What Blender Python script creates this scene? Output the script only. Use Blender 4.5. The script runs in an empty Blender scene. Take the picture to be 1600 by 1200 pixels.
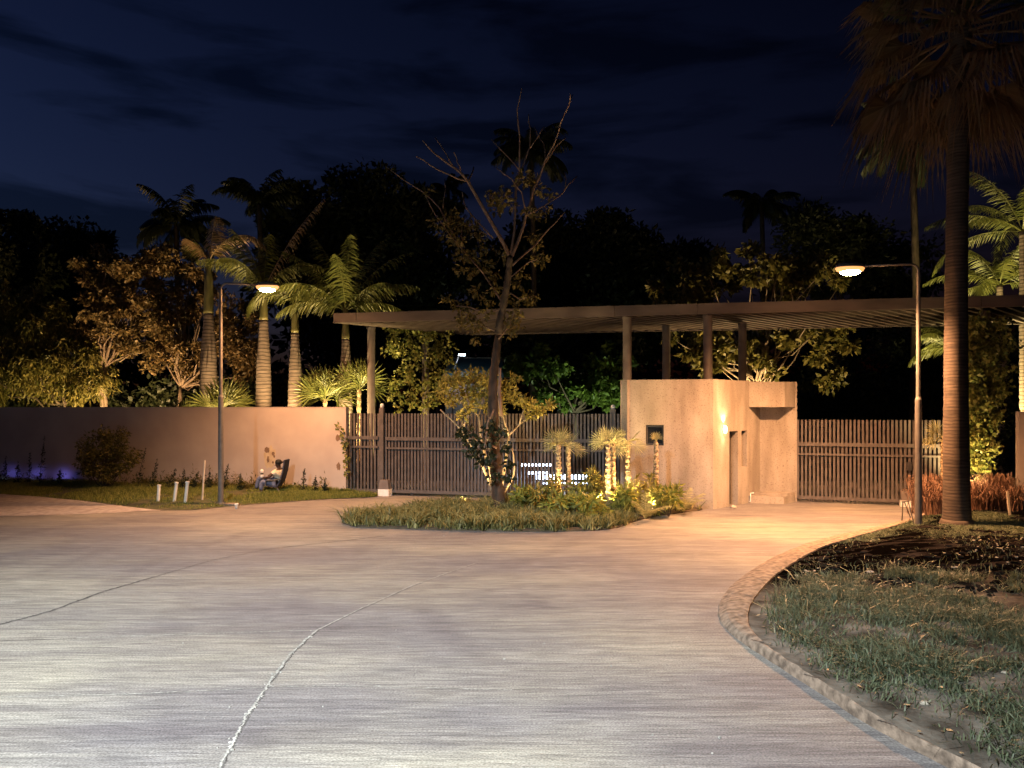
import bpy, math, random
import numpy as np
from mathutils import Vector, Matrix

# ------------------------------------------------------------------ camera, sky, exposure
C = bpy.context.scene
COL = C.collection
EYE, F, HZ = 2.6, 1186.0, 637.0            # eye height (m), focal length in photo pixels, horizon row
cd = bpy.data.cameras.new('camera'); cam = bpy.data.objects.new('camera', cd); COL.objects.link(cam)
cam.location = (0, 0, EYE); cam.rotation_euler = (math.radians(90), 0, 0)
cd.sensor_width = 36; cd.lens = 36 * F / 1600; cd.shift_y = (HZ - 600) / 1600
cd.clip_start = 0.1; cd.clip_end = 2000
C.camera = cam

w = bpy.data.worlds.new('World'); C.world = w; w.use_nodes = True
nt = w.node_tree; nt.nodes.clear()
def wn(t, **k):
    n = nt.nodes.new(t)
    for a, b in k.items(): setattr(n, a, b)
    return n
out = wn('ShaderNodeOutputWorld'); bg = wn('ShaderNodeBackground')
sky = wn('ShaderNodeTexSky', sky_type='NISHITA', sun_disc=False)
sky.sun_elevation = math.radians(-2.2); sky.sun_rotation = math.radians(-105); sky.altitude = 0
sky.air_density = 1.0; sky.dust_density = 0.3; sky.ozone_density = 3.0
SKY_TINT = (1.75, 1.95, 2.3, 1)
tc = wn('ShaderNodeTexCoord'); mp = wn('ShaderNodeMapping'); mp.inputs['Scale'].default_value = (1.0, 1.0, 5.5)
mp.inputs['Location'].default_value = (0.35, 0.0, 0.2)
nz = wn('ShaderNodeTexNoise'); nz.inputs['Scale'].default_value = 3.4; nz.inputs['Detail'].default_value = 7; nz.inputs['Roughness'].default_value = 0.55
nz.inputs['Distortion'].default_value = 0.4
cr = wn('ShaderNodeValToRGB'); cr.color_ramp.elements[0].position = 0.36; cr.color_ramp.elements[1].position = 0.52
cr.color_ramp.elements[0].color = (0.36, 0.42, 0.44, 1); cr.color_ramp.elements[1].color = (1, 1, 1, 1)
mx = wn('ShaderNodeMixRGB', blend_type='MULTIPLY'); mx.inputs[0].default_value = 1
tint = wn('ShaderNodeMixRGB', blend_type='MULTIPLY'); tint.inputs[0].default_value = 1; tint.inputs[2].default_value = SKY_TINT
nt.links.new(tc.outputs['Generated'], mp.inputs[0]); nt.links.new(mp.outputs[0], nz.inputs['Vector'])
nt.links.new(nz.outputs[0], cr.inputs[0]); nt.links.new(sky.outputs[0], tint.inputs[1])
nt.links.new(tint.outputs[0], mx.inputs[1]); nt.links.new(cr.outputs[0], mx.inputs[2])
# the dusk sky is darker away from the set sun (right) and overhead
sx = wn('ShaderNodeSeparateXYZ'); nt.links.new(tc.outputs['Generated'], sx.inputs[0])
m1 = wn('ShaderNodeMath', operation='MULTIPLY_ADD'); m1.inputs[1].default_value = -0.55; m1.inputs[2].default_value = 0.72; nt.links.new(sx.outputs[0], m1.inputs[0])
m2 = wn('ShaderNodeMath', operation='MULTIPLY_ADD'); m2.inputs[1].default_value = -0.75; nt.links.new(sx.outputs[2], m2.inputs[0]); nt.links.new(m1.outputs[0], m2.inputs[2])
m3 = wn('ShaderNodeMath', operation='MAXIMUM'); m3.inputs[1].default_value = 0.06; nt.links.new(m2.outputs[0], m3.inputs[0])
dim = wn('ShaderNodeMixRGB', blend_type='MULTIPLY'); dim.inputs[0].default_value = 1; nt.links.new(mx.outputs[0], dim.inputs[1]); nt.links.new(m3.outputs[0], dim.inputs[2])
nt.links.new(dim.outputs[0], bg.inputs[0]); bg.inputs[1].default_value = 0.15
nt.links.new(bg.outputs[0], out.inputs[0])

C.view_settings.view_transform = 'Standard'; C.view_settings.look = 'None'
C.view_settings.exposure = 0; C.view_settings.gamma = 1
C.cycles.use_denoising = True
C.cycles.max_bounces = 6; C.cycles.diffuse_bounces = 3; C.cycles.transmission_bounces = 4
C.cycles.sample_clamp_indirect = 4

# ------------------------------------------------------------------ helpers
rnd = random.Random(7); rng = np.random.default_rng(11)
def P(px, py, Y): return Vector(((px - 800) / F * Y, Y, EYE + (HZ - py) / F * Y))
def Gd(px, py, z=0.0):
    Y = (EYE - z) * F / (py - HZ); return Vector(((px - 800) / F * Y, Y, z))
def unit(v):
    n = np.linalg.norm(v, axis=-1, keepdims=True); return v / np.maximum(n, 1e-9)

class MB:
    def __init__(s): s.v = []; s.f = []
    def add(s, vs, fs):
        o = len(s.v); s.v.extend([tuple(x) for x in vs]); s.f.extend([tuple(i + o for i in q) for q in fs])
    def arr(s, V, pat):                    # V (N,k,3), pat: faces inside one item
        N, k, _ = V.shape; o = len(s.v)
        s.v.extend(map(tuple, V.reshape(-1, 3).tolist()))
        base = np.arange(N) * k + o
        for q in pat:
            s.f.extend(map(tuple, (base[:, None] + np.array(q)[None, :]).tolist()))
    def box(s, c, d, rz=0, M=None):
        hx, hy, hz = d[0] / 2, d[1] / 2, d[2] / 2
        R = M if M is not None else Matrix.Rotation(rz, 3, 'Z'); c = Vector(c)
        vs = [c + R @ Vector((x * hx, y * hy, z * hz)) for z in (-1, 1) for x, y in ((-1, -1), (1, -1), (1, 1), (-1, 1))]
        s.add(vs, [(3, 2, 1, 0), (4, 5, 6, 7), (0, 1, 5, 4), (1, 2, 6, 5), (2, 3, 7, 6), (3, 0, 4, 7)])
    def bar(s, a, b, wd, ht):
        a, b = Vector(a), Vector(b); x = (b - a).normalized()
        up = Vector((0, 0, 1)) if abs(x.z) < .95 else Vector((0, 1, 0))
        y = up.cross(x).normalized(); z = x.cross(y)
        M = Matrix((x, y, z)).transposed(); s.box((a + b) / 2, ((b - a).length, wd, ht), M=M)
    def prism(s, poly, z0, z1):
        n = len(poly)
        vs = [(p[0], p[1], z0) for p in poly] + [(p[0], p[1], z1) for p in poly]
        fs = [tuple(range(n - 1, -1, -1)), tuple(range(n, 2 * n))] + [(i, (i + 1) % n, n + (i + 1) % n, n + i) for i in range(n)]
        s.add(vs, fs)
    def tube(s, pts, rad, n=8, cap=True):
        pts = [Vector(p) for p in pts]; m = len(pts)
        if not hasattr(rad, '__len__'): rad = [rad] * m
        elif len(rad) == 2 and m > 2: rad = [rad[0] + (rad[1] - rad[0]) * i / (m - 1) for i in range(m)]
        t0 = (pts[1] - pts[0]).normalized(); u = t0.orthogonal().normalized(); vs = []
        for i in range(m):
            t = (pts[min(i + 1, m - 1)] - pts[max(i - 1, 0)]).normalized()
            u = (u - t * u.dot(t)).normalized(); q = t.cross(u)
            for k in range(n):
                a = 2 * math.pi * k / n; vs.append(pts[i] + (u * math.cos(a) + q * math.sin(a)) * rad[i])
        fs = [(i * n + k, i * n + (k + 1) % n, (i + 1) * n + (k + 1) % n, (i + 1) * n + k) for i in range(m - 1) for k in range(n)]
        if cap: fs += [tuple(range(n - 1, -1, -1)), tuple(range((m - 1) * n, m * n))]
        s.add(vs, fs)
    def lathe(s, c, prof, n=20, sx=1, sy=1):
        c = Vector(c); vs = [c + Vector((r * sx * math.cos(2 * math.pi * k / n), r * sy * math.sin(2 * math.pi * k / n), z)) for r, z in prof for k in range(n)]
        m = len(prof)
        fs = [(i * n + k, i * n + (k + 1) % n, (i + 1) * n + (k + 1) % n, (i + 1) * n + k) for i in range(m - 1) for k in range(n)]
        fs += [tuple(range(n - 1, -1, -1)), tuple(range((m - 1) * n, m * n))]
        s.add(vs, fs)
    def build(s, name, m, parent=None, origin=None, smooth=False):
        o0 = WL.get(parent.name, Vector()) if parent is not None else Vector(origin or (0, 0, 0))
        me = bpy.data.meshes.new(name); V = np.array(s.v, dtype=float).reshape(-1, 3) - np.array(o0)[None, :]
        me.from_pydata(V.tolist(), [], s.f); me.materials.append(m)
        if smooth: me.polygons.foreach_set('use_smooth', [True] * len(me.polygons))
        me.update(); o = bpy.data.objects.new(name, me); COL.objects.link(o)
        if parent is not None: o.parent = parent
        else: o.location = o0
        WL[o.name] = Vector(o0); return o
WL = {}
def tag(o, label=None, cat=None, group=None, kind=None):
    if label: o['label'] = label
    if cat: o['category'] = cat
    if group: o['group'] = group
    if kind: o['kind'] = kind
    return o
def thing(name, label, cat, loc=(0, 0, 0), group=None):
    o = bpy.data.objects.new(name, None); o.empty_display_size = .2; COL.objects.link(o); o.location = loc
    WL[o.name] = Vector(loc); return tag(o, label, cat, group)
def copy_tree(o, parent=None):
    c = o.copy(); COL.objects.link(c)
    if parent is not None: c.parent = parent
    for ch in [x for x in bpy.data.objects if x.parent == o]: copy_tree(ch, c)
    return c

# ------------------------------------------------------------------ materials
def mat(name, c1, c2=None, scale=4.0, rough=.8, bump=0.0, bscale=40, metal=0.0, stretch=(1, 1, 1), lo=.35, hi=.65, transl=0.0, island=False, c3=None, detail=6, spec=.5):
    m = bpy.data.materials.new(name); m.use_nodes = True; t = m.node_tree; N = t.nodes; L = t.links
    p = N['Principled BSDF']; p.inputs['Roughness'].default_value = rough; p.inputs['Metallic'].default_value = metal
    p.inputs['Specular IOR Level'].default_value = spec
    tc = N.new('ShaderNodeTexCoord'); mp = N.new('ShaderNodeMapping'); mp.inputs['Scale'].default_value = stretch
    L.new(tc.outputs['Object'], mp.inputs[0])
    p.inputs['Base Color'].default_value = (*c1, 1); col = None
    if c2 is not None:
        cr = N.new('ShaderNodeValToRGB'); e = cr.color_ramp.elements
        e[0].position, e[1].position = lo, hi; e[0].color = (*c1, 1); e[1].color = (*c2, 1)
        if c3 is not None:
            x = e.new(hi + (1 - hi) * .5); x.color = (*c3, 1)
        if island:
            g = N.new('ShaderNodeNewGeometry'); e[0].position, e[1].position = 0, 1; L.new(g.outputs['Random Per Island'], cr.inputs[0])
        else:
            nz = N.new('ShaderNodeTexNoise'); nz.inputs['Scale'].default_value = scale; nz.inputs['Detail'].default_value = detail
            L.new(mp.outputs[0], nz.inputs['Vector']); L.new(nz.outputs[0], cr.inputs[0])
        L.new(cr.outputs[0], p.inputs['Base Color']); col = cr.outputs[0]
    if bump:
        b = N.new('ShaderNodeBump'); b.inputs['Strength'].default_value = bump; b.inputs['Distance'].default_value = .02
        n2 = N.new('ShaderNodeTexNoise'); n2.inputs['Scale'].default_value = bscale; n2.inputs['Detail'].default_value = 5
        L.new(mp.outputs[0], n2.inputs['Vector']); L.new(n2.outputs[0], b.inputs['Height']); L.new(b.outputs[0], p.inputs['Normal'])
    if transl:
        tr = N.new('ShaderNodeBsdfTranslucent'); ms = N.new('ShaderNodeMixShader'); ms.inputs[0].default_value = transl
        if col is not None: L.new(col, tr.inputs[0])
        else: tr.inputs[0].default_value = (*c1, 1)
        L.new(p.outputs[0], ms.inputs[1]); L.new(tr.outputs[0], ms.inputs[2]); L.new(ms.outputs[0], N['Material Output'].inputs[0])
    return m
def emit(name, c, s):
    m = bpy.data.materials.new(name); m.use_nodes = True; p = m.node_tree.nodes['Principled BSDF']
    p.inputs['Base Color'].default_value = (.8, .8, .8, 1); p.inputs['Emission Color'].default_value = (*c, 1); p.inputs['Emission Strength'].default_value = s
    return m
def leafmat(name, a, b, tr=.3): return mat(name, a, b, rough=.45, transl=tr, island=True, spec=.3)

M = dict(
    ground=mat('dark soil', (.03, .022, .015), (.05, .04, .028), 2, .95),
    dirt=mat('pink gravelly dirt', (.35, .29, .265), (.52, .455, .42), 6, .95, bump=.6, bscale=25),
    turf=mat('turf soil', (.05, .06, .02), (.10, .09, .045), 3, .95, bump=.5, bscale=20),
    bed=mat('bed soil', (.05, .035, .02), (.09, .07, .045), 5, .95, bump=.5),
    kerb=mat('weathered kerb concrete', (.11, .08, .06), (.30, .225, .17), 11, .85, bump=.5, bscale=40, detail=12, lo=.35, hi=.62),
    joint=mat('joint filler', (.24, .23, .21), (.46, .44, .41), 14, .9, bump=.5),
    oldjoint=mat('dirty joint', (.05, .045, .042), (.13, .12, .115), 9, .9),
    plaster=mat('painted boundary plaster', (.39, .33, .30), (.45, .385, .35), 1.3, .85, bump=.15, bscale=60),
    steel=mat('brown grey gate steel', (.075, .063, .059), (.115, .098, .092), 6, .5, bump=.05),
    fascia=mat('brown fascia metal', (.08, .06, .053), (.125, .094, .083), 1.2, .45, stretch=(1, 1, 3)),
    slat=mat('brown louvre metal', (.075, .054, .046), (.12, .09, .076), 3, .5),
    column=mat('grey column paint', (.13, .105, .095), (.18, .15, .135), 4, .5),
    pole=mat('grey lamp post metal', (.12, .11, .105), (.16, .15, .14), 8, .4, metal=.2),
    dark=mat('dark painted metal', (.02, .02, .02), (.035, .03, .03), 5, .5),
    black=mat('dark glass', (.01, .01, .012), rough=.15),
    white=mat('white pvc', (.70, .68, .64), (.8, .79, .76), 9, .5),
    wood=mat('pale stake wood', (.5, .42, .32), (.62, .53, .42), 9, .8, stretch=(3, 3, 1)),
    bark=mat('rough dark bark', (.035, .025, .018), (.09, .065, .045), 9, .9, bump=.9, bscale=14, stretch=(1, 1, .35)),
    twig=mat('warm brown bark', (.016, .010, .007), (.055, .035, .024), 9, .85, bump=1.0, bscale=16, stretch=(1,1,.4)),
    midbark=mat('mid brown limb bark', (.10, .07, .05), (.18, .135, .10), 6, .85, bump=.4),
    palebark=mat('pale branch bark', (.26, .2, .14), (.38, .3, .22), 6, .85, bump=.3),
    
    shaft=mat('green crownshaft', (.10, .10, .035), (.17, .15, .06), 4, .5, stretch=(3, 3, .5)),
    frond=leafmat('palm leaflet green', (.07, .085, .022), (.17, .17, .05)),
    frond_dry=leafmat('dry palm leaflet', (.25, .17, .09), (.42, .31, .18)),
    fan=leafmat('fan palm green', (.24, .24, .10), (.5, .46, .23), .45),
    skirt=leafmat('brown hanging fan leaves', (.11, .068, .034), (.25, .16, .085), .3),
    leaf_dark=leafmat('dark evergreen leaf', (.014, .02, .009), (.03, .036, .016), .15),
    leaf_olive=leafmat('olive leaf', (.05, .055, .012), (.19, .16, .045)),
    leaf_brown=leafmat('brown olive leaf', (.06, .045, .018), (.22, .15, .07)),
    leaf_green=leafmat('fresh green leaf', (.04, .075, .015), (.15, .22, .04)),
    leaf_tree=leafmat('young tree leaf', (.07, .055, .016), (.2, .15, .045)),
    leaf_yellow=leafmat('yellow green leaf', (.17, .15, .03), (.36, .29, .07)),
    leaf_vine=leafmat('vine leaf', (.09, .12, .028), (.34, .31, .09)),
    leaf_shrub=leafmat('shrub leaf', (.10, .14, .025), (.36, .33, .065)),
    grass_near=leafmat('verge grass', (.035, .05, .028), (.185, .215, .13), .3),
    grass_left=leafmat('lawn grass', (.11, .15, .028), (.36, .35, .09), .35),
    grass_isle=leafmat('strappy grass', (.03, .05, .012), (.40, .36, .15), .35),
    grass_red=leafmat('red fountain grass', (.14, .075, .05), (.36, .22, .15), .3),
    trunkfan=mat('fibrous fan palm trunk', (.16, .10, .05), (.42, .33, .2), 22, .9, bump=1, bscale=22, lo=.4, hi=.6),
    stone=mat('pale stone', (.35, .3, .24), (.5, .45, .37), 8, .9, bump=.4),
    skin=mat('brown skin', (.045, .02, .012), (.06, .028, .016), 8, .5),
    shirt=mat('cream t shirt', (.62, .55, .42), (.72, .65, .52), 8, .9, bump=.3),
    jeans=mat('blue jeans', (.10, .12, .2), (.17, .19, .29), 12, .9, bump=.3),
    hair=mat('black hair', (.006, .005, .004), rough=.7),
    sling=mat('dark blue chair cloth', (.03, .035, .06), (.05, .055, .09), 9, .9),
    stain=mat('peeled paint patch', (.22, .14, .07), (.42, .32, .19), 5.5, .9, lo=.42, hi=.52),
    insul=mat('glazed insulator', (.5, .48, .45), rough=.3),
    teal=mat('teal roof sheet', (.03, .07, .085), (.05, .10, .12), 3, .5),
    lens=emit('lamp lens glow', (1.0, .46, .17), 330),
    rim=emit('lamp rim glow', (1.0, .40, .11), 1.5), halo_white=emit('white lamp rim glow', (.8, .9, 1), 5),
    lens_white=emit('white lamp glow', (.75, .88, 1.0), 40),
    led=emit('white light bar glow', (.62, .76, 1.0), 22),
    lens_garden=emit('garden lamp glow', (1, .72, .34), 12),
    lens_blue=emit('blue lamp glow', (.2, .2, 1.0), 8),
    sconce=emit('sconce glow', (1, .58, .25), 40),
)
def ringed(name, a, b_, sc, dk=.38):
    m = mat(name, a, b_, 5, .85, bump=.4, bscale=9, stretch=(.6, .6, 5)); t = m.node_tree; N = t.nodes; L = t.links; p = N['Principled BSDF']; src = p.inputs['Base Color'].links[0].from_socket
    tc = N.new('ShaderNodeTexCoord'); wv = N.new('ShaderNodeTexWave'); wv.bands_direction = 'Z'; wv.inputs['Scale'].default_value = sc; wv.inputs['Distortion'].default_value = 2.6; wv.inputs['Detail'].default_value = 3; wv.inputs['Detail Scale'].default_value = .8
    cr = N.new('ShaderNodeValToRGB'); e = cr.color_ramp.elements; e[0].position, e[1].position = .05, .42; e[0].color = (dk, dk * .95, dk * .9, 1); e[1].color = (1, 1, 1, 1)
    L.new(tc.outputs['Object'], wv.inputs['Vector']); L.new(wv.outputs[0], cr.inputs[0]); mx = N.new('ShaderNodeMixRGB'); mx.blend_type = 'MULTIPLY'; mx.inputs[0].default_value = 1
    L.new(src, mx.inputs[1]); L.new(cr.outputs[0], mx.inputs[2]); L.new(mx.outputs[0], p.inputs['Base Color']); return m
M['royal'] = ringed('ringed grey palm trunk', (.14, .105, .09), (.27, .205, .175), 2.5)
M['bigpalm'] = ringed('ringed brown palm trunk', (.045, .032, .024), (.095, .068, .05), 4.6, .55)
# guardhouse render: speckled concrete with rain streaks
def concrete_guard():
    m = mat('speckled guardhouse render', (.25, .215, .18), (.37, .325, .28), 2.2, .9, bump=.35, bscale=70, stretch=(1, 1, .35))
    t = m.node_tree; N = t.nodes; L = t.links; p = N['Principled BSDF']; src = p.inputs['Base Color'].links[0].from_socket
    tc = N.new('ShaderNodeTexCoord'); nz = N.new('ShaderNodeTexNoise'); nz.inputs['Scale'].default_value = 34; nz.inputs['Detail'].default_value = 9
    L.new(tc.outputs['Object'], nz.inputs['Vector'])
    cr = N.new('ShaderNodeValToRGB'); cr.color_ramp.elements[0].position = .30; cr.color_ramp.elements[1].position = .44
    cr.color_ramp.elements[0].color = (.55, .5, .46, 1); cr.color_ramp.elements[1].color = (1, 1, 1, 1); L.new(nz.outputs[0], cr.inputs[0])
    mx = N.new('ShaderNodeMixRGB'); mx.blend_type = 'MULTIPLY'; mx.inputs[0].default_value = 1
    L.new(src, mx.inputs[1]); L.new(cr.outputs[0], mx.inputs[2])
    mp = N.new('ShaderNodeMapping'); mp.inputs['Scale'].default_value = (3.2, 3.2, .22); n3 = N.new('ShaderNodeTexNoise'); n3.inputs['Scale'].default_value = 1.0; n3.inputs['Detail'].default_value = 6
    L.new(tc.outputs['Object'], mp.inputs[0]); L.new(mp.outputs[0], n3.inputs['Vector']); c3 = N.new('ShaderNodeValToRGB'); e = c3.color_ramp.elements; e[0].position, e[1].position = .38, .56; e[0].color = (.66, .62, .58, 1); e[1].color = (1, 1, 1, 1)
    L.new(n3.outputs[0], c3.inputs[0]); m4 = N.new('ShaderNodeMixRGB'); m4.blend_type = 'MULTIPLY'; m4.inputs[0].default_value = .45; L.new(mx.outputs[0], m4.inputs[1]); L.new(c3.outputs[0], m4.inputs[2]); L.new(m4.outputs[0], p.inputs['Base Color']); return m
M['guard'] = concrete_guard()
def road_mat():
    m = bpy.data.materials.new('brushed concrete road'); m.use_nodes = True; t = m.node_tree; N = t.nodes; L = t.links; p = N['Principled BSDF']
    p.inputs['Roughness'].default_value = .75
    tc = N.new('ShaderNodeTexCoord')
    def noise(sx, sy, sc, det=6, rot=0, dist=0):
        mp = N.new('ShaderNodeMapping'); mp.inputs['Scale'].default_value = (sx, sy, 1); mp.inputs['Rotation'].default_value = (0, 0, rot)
        n = N.new('ShaderNodeTexNoise'); n.inputs['Scale'].default_value = sc; n.inputs['Detail'].default_value = det; n.inputs['Distortion'].default_value = dist
        L.new(tc.outputs['Object'], mp.inputs[0]); L.new(mp.outputs[0], n.inputs['Vector']); return n.outputs[0]
    def ramp(s, a, b, ca, cb):
        r = N.new('ShaderNodeValToRGB'); e = r.color_ramp.elements; e[0].position, e[1].position = a, b; e[0].color = (*ca, 1); e[1].color = (*cb, 1)
        L.new(s, r.inputs[0]); return r.outputs[0]
    def mul(a, b):
        x = N.new('ShaderNodeMixRGB'); x.blend_type = 'MULTIPLY'; x.inputs[0].default_value = 1; L.new(a, x.inputs[1]); L.new(b, x.inputs[2]); return x.outputs[0]
    fine = ramp(noise(.8, 15, 3.4, 15, .05, .7), .36, .64, (.225, .212, .19), (.42, .40, .355))
    streak = ramp(noise(.20, 4.2, 2.3, 10, .08, 1.0), .36, .56, (.74, .73, .74), (1.03, 1.02, 1))
    dirt = ramp(noise(.16, 1.0, 1.5, 6, -.12, 1.4), .36, .58, (.80, .79, .82), (1, 1, 1))
    big = ramp(noise(.5, .8, .42, 5), .42, .60, (.70, .69, .78), (1.06, 1.03, .98))
    track = ramp(noise(.09, 2.2, 1.3, 5, .28, .9), .31, .37, (.78, .76, .78), (1, 1, 1))
    def arcs(cx, cy, sc, seedrot):
        mp = N.new('ShaderNodeMapping'); mp.inputs['Location'].default_value = (-cx, -cy, 0); w_ = N.new('ShaderNodeTexWave'); w_.wave_type = 'RINGS'; w_.rings_direction = 'Z'
        w_.inputs['Scale'].default_value = sc; w_.inputs['Distortion'].default_value = 2.2; w_.inputs['Detail'].default_value = 3; w_.inputs['Detail Scale'].default_value = .6
        L.new(tc.outputs['Object'], mp.inputs[0]); L.new(mp.outputs[0], w_.inputs['Vector']); r1 = ramp(w_.outputs[0], .0, .22, (.87, .86, .88), (1, 1, 1))
        msk = ramp(noise(.6, .6, .55, 4, seedrot), .50, .60, (0, 0, 0), (1, 1, 1)); x = N.new('ShaderNodeMixRGB'); x.inputs[1].default_value = (1, 1, 1, 1); L.new(msk, x.inputs[0]); L.new(r1, x.inputs[2]); return x.outputs[0]
    track = mul(mul(track, arcs(7.5, 12.5, .21, .9)), arcs(-9, 19, .17, 2.2))
    speck = ramp(noise(1, 1.5, 52, 10), .34, .62, (.52, .52, .52), (1.16, 1.16, 1.16))
    c = mul(mul(mul(mul(mul(fine, streak), dirt), big), track), speck); L.new(c, p.inputs['Base Color'])
    b = N.new('ShaderNodeBump'); b.inputs['Strength'].default_value = .5; b.inputs['Distance'].default_value = .012
    L.new(noise(1.2, 14, 5, 10, .05), b.inputs['Height']); L.new(b.outputs[0], p.inputs['Normal']); return m
M['road'] = road_mat()
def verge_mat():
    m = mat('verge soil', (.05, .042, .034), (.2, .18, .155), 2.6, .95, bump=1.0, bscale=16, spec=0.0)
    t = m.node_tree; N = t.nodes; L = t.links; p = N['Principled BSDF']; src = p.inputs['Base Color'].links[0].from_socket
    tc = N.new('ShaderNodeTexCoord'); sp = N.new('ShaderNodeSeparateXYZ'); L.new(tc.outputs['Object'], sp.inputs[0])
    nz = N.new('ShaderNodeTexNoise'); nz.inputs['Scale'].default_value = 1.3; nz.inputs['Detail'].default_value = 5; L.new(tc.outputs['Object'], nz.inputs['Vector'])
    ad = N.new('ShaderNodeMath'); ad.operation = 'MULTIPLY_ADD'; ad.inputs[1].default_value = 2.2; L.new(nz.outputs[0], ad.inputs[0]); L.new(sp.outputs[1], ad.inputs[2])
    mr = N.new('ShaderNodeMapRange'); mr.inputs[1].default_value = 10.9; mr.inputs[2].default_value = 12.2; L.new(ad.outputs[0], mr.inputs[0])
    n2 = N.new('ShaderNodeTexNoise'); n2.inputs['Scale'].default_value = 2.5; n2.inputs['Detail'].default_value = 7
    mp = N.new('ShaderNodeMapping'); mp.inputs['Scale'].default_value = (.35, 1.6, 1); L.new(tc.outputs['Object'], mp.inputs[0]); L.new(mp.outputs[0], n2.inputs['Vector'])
    cr = N.new('ShaderNodeValToRGB'); e = cr.color_ramp.elements; e[0].position, e[1].position = .52, .72; e[0].color = (.0016, .0012, .001, 1); e[1].color = (.03, .026, .026, 1)  # soil colour turns near-black past a ragged depth line
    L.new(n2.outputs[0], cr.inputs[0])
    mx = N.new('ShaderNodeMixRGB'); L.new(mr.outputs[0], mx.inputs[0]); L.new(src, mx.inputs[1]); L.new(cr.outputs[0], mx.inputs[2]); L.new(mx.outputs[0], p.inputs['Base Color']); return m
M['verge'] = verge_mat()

# ------------------------------------------------------------------ ground and road
def resample(pts, n):
    pts = np.array([tuple(p) for p in pts], float); d = np.r_[0, np.cumsum(np.linalg.norm(np.diff(pts, axis=0), axis=1))]
    t = np.linspace(0, d[-1], n); return np.stack([np.interp(t, d, pts[:, k]) for k in range(pts.shape[1])], 1)
def smooth_line(a, it=2):
    a = a.copy()
    for _ in range(it): a[1:-1] = (a[:-2] + 2 * a[1:-1] + a[2:]) / 4
    return a
def sst(x): x = np.clip(x, 0, 1); return x * x * (3 - 2 * x)

b = MB(); b.add([(-500, -80, -.04), (500, -80, -.04), (500, 900, -.04), (-500, 900, -.04)], [(0, 1, 2, 3)])
tag(b.build('ground', M['ground']), 'dark ground stretching away behind the walls and trees', 'ground', kind='structure')
b = MB(); b.add([(-60, -30, 0), (40, -30, 0), (40, 27, 0), (-60, 27, 0)], [(0, 1, 2, 3)])
road = tag(b.build('road', M['road']), 'wide brushed concrete road leading up to the gates', 'road', kind='structure')
def ribbon(mb, pts, wd, jit, z=.004, n=160):
    a = resample(pts, n); t = np.gradient(a[:, :2], axis=0); t = unit(t); s = np.stack([-t[:, 1], t[:, 0]], 1)
    off = np.convolve(rng.normal(0, jit, n + 8), np.ones(9) / 5, 'valid')[:, None] * s
    wl = np.abs(rng.normal(wd / 2, jit, n))[:, None]; wr = np.abs(rng.normal(wd / 2, jit, n))[:, None]
    Lp = a[:, :2] + off + s * wl; Rp = a[:, :2] + off - s * wr
    vs = [(*p, z) for p in Lp] + [(*p, z) for p in Rp]
    mb.add(vs, [(i, n + i, n + i + 1, i + 1) for i in range(n - 1)])
j1 = MB()
CR = [Gd(322, 1260), Gd(345, 1196), Gd(385, 1120), Gd(420, 1068), Gd(456, 1020), Gd(495, 985)]; CR2 = [Gd(495, 985), Gd(560, 953), Gd(640, 917), Gd(700, 895), Gd(745, 880)]
ribbon(j1, CR, .017, .007, n=420); ribbon(j1, CR2, .016, .005)
ribbon(j1, [Gd(120, 997), Gd(300, 991), Gd(495, 985)], .012, .004)
ribbon(j1, [Gd(240, 905), Gd(350, 904), Gd(520, 902)], .010, .003)
ribbon(j1, [Gd(0, 1090), Gd(250, 1083), Gd(410, 1075)], .010, .004)
ribbon(j1, [Gd(415, 1073), Gd(560, 1072), Gd(800, 1078)], .009, .004)
for t_ in np.sort(rng.uniform(0, 1, 70)):          # spalled crumbs along the joint
    q = resample(CR, 400)[int(t_ * 399)]; sz = abs(rng.normal(.005, .005)) + .004
    j1.box((q[0] + rng.normal(0, .022), q[1] + rng.normal(0, .02), .003), (sz * 1.6, sz * 1.2, sz * .7), rng.uniform(0, 3))
j1.build('joint', M['joint'], road)
j3 = MB(); sh_ = lambda L_: [q + Vector((.017, -.004, 0)) for q in L_]
ribbon(j3, sh_(CR), .012, .006, z=.0025, n=420); ribbon(j3, sh_(CR2), .010, .003, z=.0025); j3.build('joint_shade', M['oldjoint'], road)  # dark ribbon along one side paints the joint's shade
j2 = MB()
ribbon(j2, [Gd(-40, 985), Gd(0, 976), Gd(80, 955), Gd(160, 925), Gd(240, 902)], .042, .007)
ribbon(j2, [Gd(240, 902), Gd(330, 876), Gd(420, 858), Gd(600, 838)], .02, .005)
ribbon(j2, [Gd(0, 1002), Gd(60, 1000), Gd(120, 998)], .012, .003)
j2.build('stained_joint', M['oldjoint'], road)

b = MB()
for i in range(46):
    q = Gd(rng.uniform(-50, 1150), 800 + 380 * rng.random() ** 1.2); sz = abs(rng.normal(.003, .003)) + .003; b.box((q.x, q.y, sz * .4), (sz * 1.5, sz * 1.2, sz), rng.uniform(0, 3))
tag(b.build('road_grit', M['joint']), 'pale grit scattered over the concrete road', 'grit', kind='stuff')
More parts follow.
